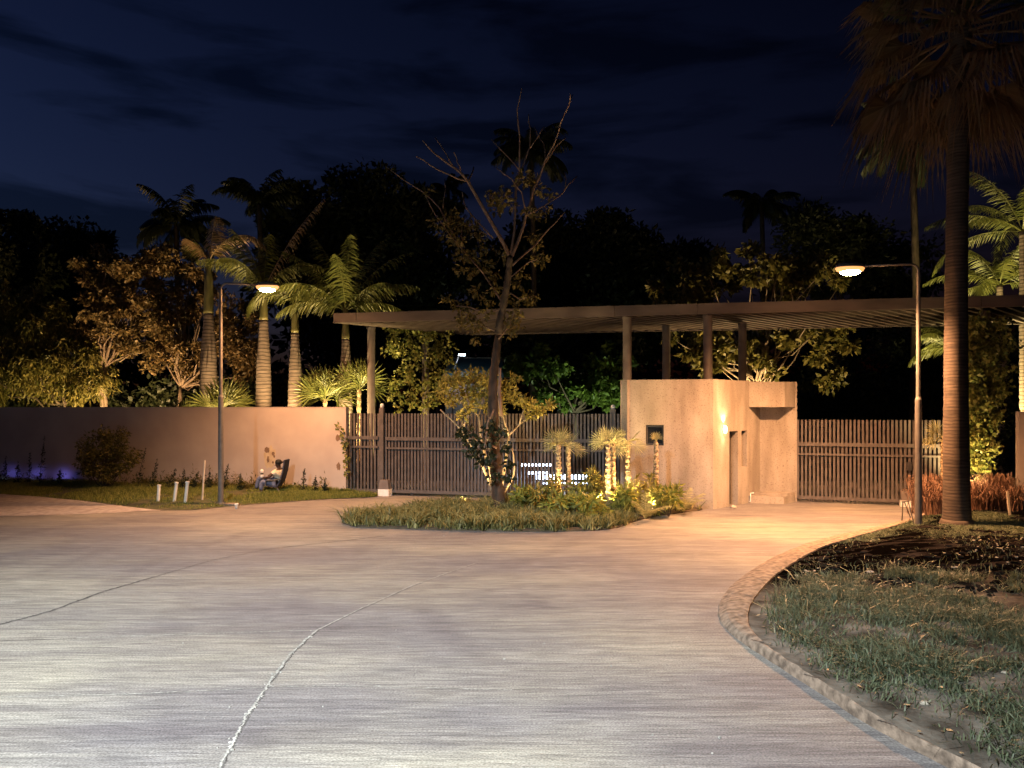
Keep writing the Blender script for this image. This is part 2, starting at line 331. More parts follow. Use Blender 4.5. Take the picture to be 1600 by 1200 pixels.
# kerb (right) and verge
K_out = [(1700, 1330), (1580, 1250), (1491, 1200), (1400, 1156), (1351, 1132), (1295, 1092), (1225, 1048), (1180, 1018), (1148, 997), (1124, 975), (1119, 955), (1124, 938), (1140, 916), (1173, 892), (1208, 871), (1260, 850), (1309, 838), (1365, 827), (1412, 816), (1440, 806)]
K_in = [(1760, 1330), (1640, 1250), (1526, 1197), (1400, 1137), (1351, 1107), (1306, 1078), (1240, 1037), (1203, 1011), (1178, 990), (1168, 972), (1168, 955), (1172, 943), (1186, 922), (1210, 897), (1246, 873), (1286, 852), (1330, 839), (1378, 826), (1420, 814), (1446, 803)]
NK = 140
ko = smooth_line(resample([Gd(*q, 0) for q in K_out], NK), 6); ki = smooth_line(resample([Gd(*q, .11) for q in K_in], NK), 6)
kp = [(0, -.02), (.06, .03), (.32, .085), (.55, .105), (.9, .112), (1.0, .10), (1.02, .0)]
vs = []
for i in range(NK):
    wob = .008 * math.sin(i * 1.7) * rnd.random()
    for u, z in kp:
        q = ko[i, :2] * (1 - u) + ki[i, :2] * u; vs.append((q[0] + wob, q[1] + rnd.uniform(-.006, .006), z + rnd.uniform(-.006, .006)))
k = len(kp); b = MB(); b.add(vs, [(i * k + j, (i + 1) * k + j, (i + 1) * k + j + 1, i * k + j + 1) for i in range(NK - 1) for j in range(k - 1)])
kerb = tag(b.build('kerb', M['kerb']), 'weathered low concrete kerb curving round the right hand verge', 'kerb', kind='structure')
b = MB()
for i in range(6, NK - 4, 9):
    a, c = ko[i, :2], ki[i, :2]; p0 = a * .72 + c * .28; p1 = a * .05 + c * .95; d = (p1 - p0); d /= np.linalg.norm(d); s = np.array([-d[1], d[0]]) * .013
    b.add([(*(p0 - s), .0885), (*(p0 + s), .0885), (*(p1 + s), .122), (*(p1 - s), .122)], [(0, 1, 2, 3)])
b.build('kerb_joint', M['oldjoint'], kerb)
# verge surface: rows from the kerb's back edge to a line well to the right
NR = 46
vb = np.stack([np.full(NK, 24.0), np.linspace(1.0, 24.0, NK)], 1)
tt = np.linspace(0, 1, NR) ** 1.8
vz = np.random.default_rng(3)
def bumpf(x, y): return .03 * np.sin(1.9 * x + .7 * y) * np.sin(1.3 * y - .6 * x) + .018 * np.sin(5.1 * x + 1.2) * np.sin(4.3 * y + .5 * x)
def vheight(x, y, d): return .075 + .10 * sst(d / 1.6) + (bumpf(x, y)) * sst(d / .6) + .10 * sst((d - .5) / 2.0) * np.exp(-((y - 12.6) / 1.4) ** 2)
VG = np.zeros((NK, NR, 3))
for j, t in enumerate(tt):
    q = ki[:, :2] * (1 - t) + vb * t; d = np.linalg.norm(q - ki[:, :2], axis=1)
    VG[:, j, :2] = q; VG[:, j, 2] = vheight(q[:, 0], q[:, 1], d) + vz.normal(0, .008, NK) * min(1, j / 3)
b = MB(); b.add(VG.reshape(-1, 3).tolist(), [(i * NR + j, i * NR + j + 1, (i + 1) * NR + j + 1, (i + 1) * NR + j) for i in range(NK - 1) for j in range(NR - 1)])
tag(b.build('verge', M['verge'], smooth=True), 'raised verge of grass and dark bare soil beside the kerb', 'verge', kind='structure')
_kt = ki[:, :2]
def vz_at(x, y):
    d = np.min(np.linalg.norm(_kt - np.array([[x, y]]), axis=1)); return float(vheight(np.array(x), np.array(y), np.array(d)))
def Gv(px, py):
    z = .15
    for _ in range(4): q = Gd(px, py, z); z = vz_at(q.x, q.y)
    return Gd(px, py, z)

def blades(mb, base, h, wd, lean, r):
    N = len(base); a = r.uniform(0, 2 * math.pi, N); s = np.stack([np.cos(a), np.sin(a), np.zeros(N)], 1)
    la = r.uniform(0, 2 * math.pi, N); ld = np.stack([np.cos(la), np.sin(la), np.zeros(N)], 1) * (np.abs(r.normal(0, 1, N)) * lean * h)[:, None]
    up = np.zeros((N, 3)); up[:, 2] = h; w2 = (wd * r.uniform(.6, 1.2, N))[:, None] / 2
    m1 = base + up * .55 + ld * .35; tip = base + up * (1 - .25 * lean) + ld
    V = np.stack([base - s * w2, base + s * w2, m1 + s * w2 * .75, m1 - s * w2 * .75, tip], 1)
    mb.arr(V, [(0, 1, 2, 3), (3, 2, 4)])
def vnoise(x, y, s, seed):                 # cheap smooth value noise
    r = np.random.default_rng(seed); T = r.random((64, 64)); x = x * s; y = y * s
    xi = np.floor(x).astype(int); yi = np.floor(y).astype(int); fx = sst(x - xi); fy = sst(y - yi)
    g = lambda i, j: T[i % 64, j % 64]
    return (g(xi, yi) * (1 - fx) + g(xi + 1, yi) * fx) * (1 - fy) + (g(xi, yi + 1) * (1 - fx) + g(xi + 1, yi + 1) * fx) * fy
# near verge grass
r = np.random.default_rng(5); N0 = 420000
x = r.uniform(1.8, 11, N0); y = r.uniform(3.8, 17.5, N0)
dmat = np.full(N0, 9.0)
for i in range(0, NK, 2): dmat = np.minimum(dmat, np.hypot(x - _kt[i, 0], y - _kt[i, 1]))
xin = np.interp(y, _kt[6:, 1][np.argsort(_kt[6:, 1])], _kt[6:, 0][np.argsort(_kt[6:, 1])])
n1 = vnoise(x, y, 1.1, 1) * .6 + vnoise(x, y, 3.1, 2) * .4
dens = np.where(y < 10.3 + (n1 - .5) * 2.5, (.16 + .84 * sst((n1 - .22) / .22)) * sst((dmat - .10) / .55), np.where(y > 14.0 + (n1 - .5) * 1.2, .95 * sst((n1 - .3) / .2), .03))
keep = (x > xin + .10) & (r.random(N0) < dens * np.where(y < 12, .90 * (.45 + .8 * vnoise(x, y, 6.5, 17)), 1)) & (x < y * .72 + .6)
x, y, dm, nn = x[keep], y[keep], dmat[keep], n1[keep]
base = np.stack([x, y, vheight(x, y, dm) - .01], 1)
h = r.uniform(.05, .22, len(x)) ** 1.1 * 1.05 * (.45 + 1.1 * nn) * np.where(y > 12, .55, 1.0)
b = MB(); blades(b, base, h, .013, 1.25, r)
tag(b.build('verge_grass', M['grass_near'], smooth=True), 'patchy grey green grass on the verge behind the kerb', 'grass', kind='stuff')
# stones lying on the verge
def stone(q, s, label):
    b = MB(); pr = [(.02, -.4), (.8, -.35), (1, 0), (.75, .45), (.3, .62), (.02, .66)]
    b.lathe((q.x, q.y, q.z + s * .2), [(a * s, c * s * .8) for a, c in pr], 9, 1.25, .9)
    b.v = [(v[0] + rnd.uniform(-.1, .1) * s, v[1] + rnd.uniform(-.1, .1) * s, v[2] + rnd.uniform(-.1, .1) * s) for v in b.v]
    tag(b.build('stone', M['stone'], origin=q, smooth=True), label, 'stone', 'loose stones on the verge')
stone(Gv(1445, 1100), .035, 'pale rounded stone lying alone in the near grass')
stone(Gv(1470, 905), .09, 'larger grey rock half sunk in the dark soil')
stone(Gv(1360, 895), .05, 'small pale rock at the edge of the dark soil')
stone(Gv(1570, 1052), .03, 'small white stone in the grass near the right edge')
b = MB(); r = np.random.default_rng(9); n = 2600
yy = r.uniform(9.6, 15.2, n); xx = r.uniform(0, 1, n) * 6.5 + np.interp(yy, _kt[60:, 1], _kt[60:, 0]) + .25
for X_, Y_ in zip(xx, yy):
    if X_ > Y_ * .72: continue
    sz = abs(r.normal(.02, .018)) + .012; b.lathe((X_, Y_, vz_at(X_, Y_) + sz * .15), [(sz * .3, -sz * .5), (sz * r.uniform(.8, 1.1), -sz * .1), (sz * r.uniform(.6, .9), sz * .35), (sz * .2, sz * .6)], 6, r.uniform(.7, 1.6), r.uniform(.7, 1.4))
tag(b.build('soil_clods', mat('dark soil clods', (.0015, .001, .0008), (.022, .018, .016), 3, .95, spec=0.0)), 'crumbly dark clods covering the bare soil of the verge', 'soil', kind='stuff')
b = MB(); r = np.random.default_rng(8); n = 420
for i in range(n):
    yy = r.uniform(10.5, 15.5); xx = r.uniform(np.interp(yy, _kt[60:, 1], _kt[60:, 0]) + .3, yy * .7); s = abs(r.normal(.010, .006)) + .006
    b.box((xx, yy, vz_at(xx, yy) + s * .2), (s * 1.6, s * 1.2, s), r.uniform(0, 3))
tag(b.build('pebbles', M['stone']), 'pale pebbles scattered over the dark verge soil', 'pebbles', kind='stuff')

# fallen leaves on verge and kerb side
b = MB(); r = np.random.default_rng(14)
for i in range(260):
    yy = r.uniform(4.5, 16.5); xx = np.interp(yy, np.sort(_kt[6:, 1]), _kt[6:, 0][np.argsort(_kt[6:, 1])]) + abs(r.normal(0, 1.6)) + .05
    leaves_at = (xx, yy, vz_at(xx, yy) + .03); a_ = r.uniform(0, 6.28); l_ = r.uniform(.03, .08); d_ = np.array([math.cos(a_), math.sin(a_), r.uniform(-.2, .3)]); s_ = np.array([-math.sin(a_), math.cos(a_), r.uniform(-.3, .3)])
    p_ = np.array(leaves_at); b.add([p_, p_ + d_ * l_ * .5 + s_ * l_ * .22, p_ + d_ * l_, p_ + d_ * l_ * .5 - s_ * l_ * .22], [(0, 1, 2, 3)])
tag(b.build('fallen_leaves', leafmat('dry fallen leaf', (.08, .05, .025), (.38, .28, .16), .1)), 'dry fallen leaves scattered on the verge and along the kerb', 'leaves', kind='stuff')

# left: boundary wall line, grassy strip, dirt
W0, W1 = Vector((-40.0, 31.1, 0)), Vector((-4.98, 22.75, 0))
wd_ = (W1 - W0).normalized(); wn_ = Vector((wd_.y, -wd_.x, 0))      # wn_ points towards the road
front = [(-420, 762), (-200, 766), (-60, 771), (0, 774), (60, 778), (130, 785), (200, 793), (240, 797), (300, 798), (360, 791), (430, 786), (500, 781), (545, 779), (585, 777)]
fl = smooth_line(resample([Gd(*q) for q in front], 90), 2)
tl = np.linspace(0, 1, 90); bl = np.array([tuple(W0 + (W1 - W0) * ((np.clip((fx + 40) / 35.02, 0, 1)))) for fx in fl[:, 0]]); bl[:, :2] += np.array([wn_.x, wn_.y]) * -.05
bl[-1] = fl[-1] + np.array([.05, .25, 0]); bl[-2] = bl[-3] * .5 + bl[-1] * .5
LG = np.zeros((90, 12, 3)); vv = np.linspace(0, 1, 12)
def lheight(v, x): return .012 + .13 * sst(v / .6) * sst((-3.9 - x) / 3.0)
for j, v in enumerate(vv):
    LG[:, j] = fl * (1 - v) + bl * v; LG[:, j, 2] = lheight(v, LG[:, j, 0])
b = MB(); b.add(LG.reshape(-1, 3).tolist(), [(i * 12 + j, (i + 1) * 12 + j, (i + 1) * 12 + j + 1, i * 12 + j + 1) for i in range(89) for j in range(11)])
tag(b.build('lawn_strip', M['turf'], smooth=True), 'grassy strip of ground in front of the long wall', 'ground', kind='structure')
def lz(x, y):
    i = int(np.argmin(np.abs(fl[:, 0] - x))); v = (y - fl[i, 1]) / max(bl[i, 1] - fl[i, 1], .1); return float(lheight(np.clip(v, 0, 1), x))
def Gl(px, py):
    z = .08
    for _ in range(4): q = Gd(px, py, z); z = lz(q.x, q.y)
    return Gd(px, py, z)
r = np.random.default_rng(21); N0 = 95000
u = r.uniform(0, 88.99, N0); v = r.uniform(0.0, 1, N0) ** .9; i0 = u.astype(int); fu = (u - i0)[:, None]
pf = fl[i0] * (1 - fu) + fl[i0 + 1] * fu; pb = bl[i0] * (1 - fu) + bl[i0 + 1] * fu; pos = pf * (1 - v[:, None]) + pb * v[:, None]; pos[:, 2] = lheight(v, pos[:, 0]) - .005
n1 = vnoise(pos[:, 0] + 60, pos[:, 1], .9, 4) * .6 + vnoise(pos[:, 0] + 60, pos[:, 1], 3, 5) * .4
kp_ = (r.random(N0) < sst((n1 - .18) / .2) * sst((v + .03) / .16)) & (pos[:, 0] > -24)
pos, n1, v = pos[kp_], n1[kp_], v[kp_]
b = MB(); blades(b, pos, r.uniform(.04, .12, len(pos)) * (.6 + .8 * n1) * (1 + .5 * (v > .8)), .013, .6, r)
tag(b.build('lawn_grass', M['grass_left'], smooth=True), 'short green grass along the foot of the long wall', 'grass', kind='stuff')
dfr = [(-420, 790), (-200, 800), (-60, 806), (0, 806), (80, 805), (150, 803), (200, 800), (235, 798), (262, 798)]
dbk = [(-420, 761), (-200, 765), (-60, 770), (0, 773), (60, 777), (130, 784), (190, 792), (225, 796), (262, 797.6)]
df = resample([Gd(*q) for q in dfr], 50); db = resample([Gd(*q) for q in dbk], 50)
b = MB(); vs = []
for i in range(50):
    for j in range(5):
        q = df[i] * (1 - j / 4) + db[i] * (j / 4); vs.append((q[0], q[1] + (rnd.uniform(-.1, .1) if j == 0 else 0), .006 + (.02 * (j > 0) + rnd.uniform(0, .012) * (0 < j < 4)) * (i < 48)))
b.add(vs, [(i * 5 + j, (i + 1) * 5 + j, (i + 1) * 5 + j + 1, i * 5 + j + 1) for i in range(49) for j in range(4)])
tag(b.build('dirt_patch', M['dirt'], smooth=True), 'pinkish bare dirt between the road and the grass', 'ground', kind='structure')

# planting island in the middle
isl = [(536, 818), (552, 824), (610, 826), (700, 829), (800, 831), (880, 831), (940, 829), (975, 823), (990, 815), (1030, 806), (1092, 798), (1104, 796), (1060, 790), (968, 790), (900, 788), (800, 789), (690, 797), (600, 805), (555, 811)]
ip = smooth_line(resample([Gd(*q) for q in isl + isl[:1]], 120), 2)
b = MB(); n = len(ip) - 1; cen = Vector((0.2, 17.8, .07))
b.add([(*q[:2], -.01) for q in ip[:-1]] + [(*q[:2], .03) for q in ip[:-1]] + [tuple(np.array(q[:2]) * .97 + np.array([cen.x, cen.y]) * .03) + (.05,) for q in ip[:-1]] + [tuple(cen)],
      [(i, (i + 1) % n, n + (i + 1) % n, n + i) for i in range(n)] + [(n + i, n + (i + 1) % n, 2 * n + (i + 1) % n, 2 * n + i) for i in range(n)] + [(2 * n + i, 2 * n + (i + 1) % n, 3 * n) for i in range(n)])
tag(b.build('planting_bed', M['bed']), 'low soil planting bed in the middle of the drive', 'bed', kind='structure')
def inpoly(x, y, poly):
    c = np.zeros(len(x), bool); n = len(poly)
    for i in range(n):
        x0, y0 = poly[i][:2]; x1, y1 = poly[(i + 1) % n][:2]
        cond = ((y0 > y) != (y1 > y)) & (x < (x1 - x0) * (y - y0) / (y1 - y0 + 1e-12) + x0); c ^= cond
    return c
r = np.random.default_rng(31); N0 = 4300
x = r.uniform(-4, 5.4, N0); y = r.uniform(15.6, 20.6, N0); px = 800 + x / y * F
n1 = vnoise(x + 30, y, 2.4, 9)
kk = inpoly(x, y, ip[:-1]) & (r.random(N0) < np.where(px < 990, .35 + .6 * n1, .35) * np.where((y > 17.6) & (px > 800), .35, 1))
x, y, n1 = x[kk], y[kk], n1[kk]; nb = 17
x = np.repeat(x, nb) + r.normal(0, .05, len(x) * nb); y = np.repeat(y, nb) + r.normal(0, .05, len(n1) * nb); n1 = np.repeat(n1, nb)
b = MB(); blades(b, np.stack([x, y, np.full(len(x), .03)], 1), r.uniform(.14, .46, len(x)) * (.5 + .85 * n1), .026, 1.0, r)
tag(b.build('island_grass', M['grass_isle'], smooth=True), 'tall strappy grass filling the planting bed', 'grass', kind='stuff')

# ------------------------------------------------------------------ lamps
def spot(name, loc, target, power, col, ang, blend, size, parent=None):
    l = bpy.data.lights.new(name, 'SPOT'); l.energy = power; l.color = col; l.spot_size = math.radians(ang); l.spot_blend = blend; l.shadow_soft_size = size
    o = bpy.data.objects.new(name, l); COL.objects.link(o); base = WL.get(parent.name, Vector()) if parent is not None else Vector()
    o.location = Vector(loc) - base; o.rotation_euler = (Vector(target) - Vector(loc)).to_track_quat('-Z', 'Y').to_euler()
    if parent is not None: o.parent = parent
    return o
WARM = (1.0, .475, .20)
def street_lamp(name, label, base, H, arm, side, wc, lensm, power, ang, tilt=0, blend=.35, grp='street lamps on tall bent posts', lift=.04):
    t = thing(name, label, 'street lamp', base, grp); x0, y0, z0 = base
    b = MB(); b.lathe(base, [(.14, 0), (.14, .012), (.075, .014), (.072, .4), (.066, H * .48), (.046, H * .49), (.042, H - .22)], 14)
    b.box((x0 + .1, y0, z0 + .02), (.03, .03, .03)); b.box((x0 - .1, y0, z0 + .02), (.03, .03, .03)); b.build('post', M['pole'], t, smooth=False)
    b = MB(); pts = [(x0, y0, z0 + H - .25)]
    for a in range(0, 91, 15):
        q = math.radians(a); pts.append((x0 + side * .16 * (1 - math.cos(q)), y0, z0 + H - .20 + .16 * math.sin(q)))
    pts.append((x0 + side * arm, y0, z0 + H - .04 - lift)); b.tube(pts, .026, 8); b.build('arm', M['pole'], t, smooth=True)
    hx = x0 + side * (arm + .24); hz = z0 + H - .05 - lift
    b = MB(); b.lathe((hx, y0, hz), [(.02, -.02), (.30, -.02), (.31, .0), (.28, .05), (.15, .085), (.02, .09)], 20, 1, .5)
    hd = b.build('lamp_head', M['pole'], t, smooth=True); halom = M['halo_white'] if lensm is M['lens_white'] else M['rim']
    b = MB(); b.lathe((hx, y0, hz - .02), [(.02, -.115), (.2, -.11), (.28, -.075), (.31, -.02), (.29, .0), (.02, .0)], 20, 1, .55); b.build('lamp_lens', halom, hd, smooth=True)  # dim glowing outer lens, shaped to draw a halo round the bulb
    b = MB(); b.lathe((hx, y0, hz - .05), [(.02, -.135), (.10, -.13), (.18, -.10), (.215, -.055), (.20, -.02), (.02, -.015)], 20, 1.06, .70); b.build('lamp_bulb', lensm, hd, smooth=True)
    spot(name + '_light', (hx, y0, hz - .24), (hx + side * tilt, y0 - .001, 0), power, wc, ang, blend, .12, t)
    return t
rl = Gv(1435, 822)
street_lamp('street_lamp', 'lit street lamp on the verge beside the big palm trunk', rl, 5.70 - rl.z, 1.22, -1, WARM, M['lens'], 7600, 158, .9, .75)
ll = Gl(345, 786)
street_lamp('street_lamp', 'lit street lamp in the grass in front of the long wall', ll, 5.95 - ll.z, 1.0, 1, WARM, M['lens'], 2700, 158, .9, .75)
# the white street lamp behind the camera that lights the near road
street_lamp('street_lamp', 'cool white street lamp on the near side of the road', (-8.6, -5.0, 0), 11.0, 1.9, 1, (.88, .965, .98), M['lens_white'], 50000, 72, 3.0, .9)
for o in bpy.data.objects:
    if o.type == 'LIGHT' and o.data.energy > 9000:
        o.rotation_euler = (Vector((-4.4, 4.6, 0)) - Vector((-6.5, -5.0, 10.7))).to_track_quat('-Z', 'Y').to_euler()

SPOTN = [0]
def garden_spot(loc, target, power, label, col=(1, .70, .30), ang=75, lens=None, size=.05):
    loc = Vector(loc); t = thing('garden_spotlight', label, 'garden light', loc, 'garden spotlights lighting plants')
    d = (Vector(target) - loc).normalized()
    b = MB(); b.tube([loc, loc + Vector((0, 0, .10))], .008, 6); b.build('spike', M['dark'], t)
    c = loc + Vector((0, 0, .12)); b = MB(); b.tube([c - d * .07, c - d * .05, c + d * .05], [.022, .036, .04], 10); hd = b.build('housing', M['dark'], t, smooth=True)
    b = MB(); b.tube([c + d * .051, c + d * .054], .033, 10); b.build('lamp_lens', lens or M['lens_garden'], hd)
    spot('garden_spotlight_beam', c + d * .075, Vector(target), power, col, ang, .6, size, t); return t

# ------------------------------------------------------------------ long wall, guardhouse, gates, pergola
HW = 2.6
b = MB(); th = .2
q = [W0, W1, W1 - wn_ * th, W0 - wn_ * th]; b.prism([(p.x, p.y) for p in q], 0, HW)
lw = thing('boundary_wall', 'long plain rendered wall behind the grass on the left', 'wall', W0)
b.build('wall_panel', M['plaster'], lw)
b = MB(); q = [W0 + wn_ * .01, W1 + wn_ * .01 + wd_ * .004, W1 - wn_ * (th + .01) + wd_ * .004, W0 - wn_ * (th + .01)]; b.prism([(p.x, p.y) for p in q], HW, HW + .02); b.build('coping', M['plaster'], lw)
def on_wall(px, z, off=.004):               # point on the wall face seen at image column px
    k = (px - 800) / F; s = (k * W0.y - W0.x) / (wd_.x - k * wd_.y); p = W0 + wd_ * s + wn_ * off; return Vector((p.x, p.y, z))
def wz(px, py): p = on_wall(px, 0); return EYE + (HZ - py) / F * p.y
def wall_patch(name, pts, m, off):
    ps = [on_wall(px, wz(px, py), off) for px, py in pts]; b = MB(); n = len(ps); c = sum(ps, Vector()) / n
    b.add([tuple(p) for p in ps] + [tuple(p - wn_ * (off - .0005)) for p in ps], [tuple(range(n - 1, -1, -1))] + [(i, (i + 1) % n, n + (i + 1) % n, n + i) for i in range(n)]); return b.build(name, m, lw)
def blob(cx, cy, rx, ry, n=18, j=.22): return [(cx + rx * math.cos(-a) * (1 + rnd.uniform(-j, j)), cy + ry * math.sin(-a) * (1 + rnd.uniform(-j, j))) for a in [2 * math.pi * i / n for i in range(n)]]
light_patch = mat('pale peeled plaster', (.40, .31, .20), (.48, .39, .27), 6, .9); dark_patch = mat('dark damp plaster', (.14, .085, .055), (.2, .13, .085), 8, .9)
p1 = wall_patch('peeled_patch', blob(422, 715, 9.5, 18), light_patch, .003)
for (cx, cy, rx, ry) in ((417.5, 703, 4.2, 4.6), (427, 709, 2.4, 3), (419, 718, 2, 5.5), (428.5, 713, 1.4, 2.4), (426.5, 722.5, 1.6, 2)):
    wall_patch('damp_stain', blob(cx, cy, rx, ry), dark_patch, .006)
wall_patch('damp_stain', blob(529, 729, 3, 6), dark_patch, .006); wall_patch('damp_stain', blob(528, 684, 4, 5), dark_patch, .005)

def wall_open(mb, p0, p1, z0, z1, th, openings):
    """vertical wall slab p0->p1 (front face), thickness th behind, with rectangular openings (s0,s1,za,zb)"""
    p0, p1 = Vector((p0[0], p0[1], 0)), Vector((p1[0], p1[1], 0)); Lw = (p1 - p0).length; d = (p1 - p0) / Lw; nb = Vector((-d.y, d.x, 0)) * th
    S = sorted({0, Lw, *[o[0] for o in openings], *[o[1] for o in openings]}); Zs = sorted({z0, z1, *[o[2] for o in openings], *[o[3] for o in openings]})
    def solid(i, j):
        if not (0 <= i < len(S) - 1 and 0 <= j < len(Zs) - 1): return False
        cs, cz = (S[i] + S[i + 1]) / 2, (Zs[j] + Zs[j + 1]) / 2; return not any(o[0] < cs < o[1] and o[2] < cz < o[3] for o in openings)
    pt = lambda s, z, k: tuple(p0 + d * s + nb * k + Vector((0, 0, z)))
    for i in range(len(S) - 1):
        for j in range(len(Zs) - 1):
            if not solid(i, j): continue
            s0, s1, a, c = S[i], S[i + 1], Zs[j], Zs[j + 1]
            mb.add([pt(s0, a, 0), pt(s1, a, 0), pt(s1, c, 0), pt(s0, c, 0)], [(0, 1, 2, 3)]); mb.add([pt(s0, a, 1), pt(s1, a, 1), pt(s1, c, 1), pt(s0, c, 1)], [(3, 2, 1, 0)])
            if not solid(i - 1, j): mb.add([pt(s0, a, 0), pt(s0, c, 0), pt(s0, c, 1), pt(s0, a, 1)], [(0, 1, 2, 3)])
            if not solid(i + 1, j): mb.add([pt(s1, a, 0), pt(s1, a, 1), pt(s1, c, 1), pt(s1, c, 0)], [(0, 1, 2, 3)])
            if not solid(i, j - 1): mb.add([pt(s0, a, 0), pt(s0, a, 1), pt(s1, a, 1), pt(s1, a, 0)], [(0, 1, 2, 3)])
            if not solid(i, j + 1): mb.add([pt(s0, c, 0), pt(s1, c, 0), pt(s1, c, 1), pt(s0, c, 1)], [(0, 1, 2, 3)])
D2 = Vector((.707, .707, 0))
A = Vector((2.86, 20.0, 0)); Bc = Vector((5.14, 19.4, 0)); Cc = Bc + D2 * 1.87; HG = 3.33
dAB = (Bc - A).normalized(); D1 = Vector((.972, -.235, 0)).normalized()
gh = thing('guardhouse', 'rough concrete guardhouse with door, slit window and overhanging block', 'guardhouse', (A + Cc) / 2)
def hit(px, p, d):
    k = (px - 800) / F; return (k * p.y - p.x) / (d.x - k * d.y)
nAB = Vector((dAB.y, -dAB.x, 0)); nBC = Vector((D2.y, -D2.x, 0))
b = MB()
s0, s1 = hit(1009, A, dAB), hit(1037, A, dAB); ya = (A + dAB * s0).y
wo = (s0, s1, EYE + (HZ - 696) / F * ya, EYE + (HZ - 664) / F * ya)
wall_open(b, A, Bc, 0, HG, .22, [wo])
sd0, sd1 = hit(1139.5, Bc, D2), hit(1153, Bc, D2); sw0, sw1 = hit(1158.5, Bc, D2), hit(1167, Bc, D2)
yd = (Bc + D2 * sd0).y; yw = (Bc + D2 * sw0).y
dz = EYE + (HZ - 674) / F * yd; wz0, wz1 = EYE + (HZ - 730) / F * yw, EYE + (HZ - 673) / F * yw
inset = Bc + D2 * .004
wall_open(b, inset, Cc, 0, HG, .22, [(sd0, sd1, -.01, dz), (sw0, sw1, wz0, wz1)])
Ab = A + D2 * 2.6; Cb = Cc + D2 * .66
wall_open(b, Ab, A + D2 * .02, 0, HG - .003, .2, [])
b.build('wall', M['guard'], gh)
b = MB(); pr = lambda v: (v.x, v.y)
inn = lambda p: pr(p)
b.prism([pr(A + dAB * .25 + D2 * .2), pr(Bc - dAB * .28 + D2 * .28), pr(Cc - D1 * .3), pr(Ab + D1 * .2)], HG - .25, HG - .05); b.build('roof_slab', M['guard'], gh)
b = MB(); ws = A + dAB * s0 - nAB * .12; we = A + dAB * s1 - nAB * .12
b.add([(ws.x, ws.y, wo[2]), (we.x, we.y, wo[2]), (we.x, we.y, wo[3]), (ws.x, ws.y, wo[3])], [(0, 1, 2, 3)]); wi = b.build('window', M['black'], gh)
b = MB(); zt = wo[3] - .035; dd = nAB * .02
for a_, c_, z_ in ((ws, we, wo[2] + .03), (ws, we, zt), ): b.bar(a_ + dd + Vector((0, 0, z_)), c_ + dd + Vector((0, 0, z_)), .03, .045)
mid = ws + (we - ws) * .42; b.bar(ws + dAB * .03 + dd + Vector((0, 0, wo[2] + .055)), ws + dAB * .03 + dd + Vector((0, 0, zt - .025)), .03, .045); b.bar(we - dAB * .03 + dd + Vector((0, 0, wo[2] + .055)), we - dAB * .03 + dd + Vector((0, 0, zt - .025)), .03, .045)
b.build('window_frame', M['dark'], wi)
b = MB(); q0 = Bc + D2 * (sw0) - nBC * .17; q1 = Bc + D2 * sw1 - nBC * .17
b.add([(q0.x, q0.y, wz0), (q1.x, q1.y, wz0), (q1.x, q1.y, wz1), (q0.x, q0.y, wz1)], [(0, 1, 2, 3)]); b.build('slit_window', M['black'], gh)
# door leaf standing ajar inside the opening
b = MB(); h0 = Bc + D2 * (sd0 + .01) - nBC * .24; h1 = Bc + D2 * (sd1 - .01) - nBC * .24
b.bar(h0 + Vector((0, 0, dz / 2)), h1 + Vector((0, 0, dz / 2)), .04, dz - .02); dr = b.build('door', M['dark'], gh)
b = MB(); hp = h0 * .8 + h1 * .2 + nBC * .05 + Vector((0, 0, 1.0)); b.box(hp, (.03, .06, .03), math.radians(45)); b.build('handle', M['pole'], dr)
# niche with overhang and step
Oe = Cc + D1 * .93; back0 = Cc + D2 * .64 + D1 * .002; back1 = Oe + D2 * .68
b = MB(); wall_open(b, back0, back1 + D1 * .03, 0, HG - .012, .2, []); 
wall_open(b, Cc + D2 * .006, back0 - D2 * .004, 0, HG - .006, .15, [])
b.build('niche_wall', M['guard'], gh)
zo = EYE + (HZ - 636) / F * Cc.y; ztp = EYE + (HZ - 597) / F * Cc.y
b = MB(); b.prism([pr(Cc + D1 * .004), pr(Oe), pr(Oe + D2 * .636), pr(Cc + D2 * .632 + D1 * .004)], zo, ztp); b.build('overhang', M['guard'], gh)
b = MB(); b.prism([pr(Cc + D1 * .01 - D2 * .05), pr(Oe - D2 * .05), pr(Oe + D2 * .63), pr(Cc + D2 * .63 + D1 * .01)], 0, .2); b.prism([pr(Cc + D1 * .02 + D2 * .22), pr(Oe + D2 * .2 - D1 * .02), pr(Oe + D2 * .63 - D1 * .01), pr(Cc + D2 * .63 + D1 * .02)], .2, .27); b.build('step', M['guard'], gh)
b = MB(); q = Cc + nBC * .05 - D2 * .06; b.tube([q + Vector((0, 0, .05)), q + Vector((.02, -.04, .05)), q + Vector((.02, -.05, .2)), q + Vector((.03, 0, .27)), q + D1 * .12 + Vector((0, 0, .29))], .015, 6); b.build('pipe', M['white'], gh)
# sconce
ts = hit(1130, Bc, D2); sc = Bc + D2 * ts + nBC * .055; zs = EYE + (HZ - 671) / F * sc.y
b = MB(); st = thing('wall_sconce', 'lit sconce on the guardhouse wall beside the door', 'wall light', Bc + D2 * ts + Vector((0, 0, zs)))
b.box(Bc + D2 * ts + nBC * .012 + Vector((0, 0, zs)), (.09, .02, .16), math.radians(45)); b.build('back_plate', M['pole'], st)
b = MB(); b.lathe(sc + Vector((0, 0, zs)), [(.01, -.09), (.04, -.085), (.05, 0), (.04, .085), (.01, .09)], 12); b.build('lamp_glass', M['sconce'], st, smooth=True)
for dzz in (-1, 1): spot('sconce_light', sc + Vector((0, 0, zs + dzz * .17)), sc + Vector((0, 0, zs + dzz * 2)) + nBC * .25, 38 + 30 * dzz, (1, .6, .28), 120, .7, .05, st)
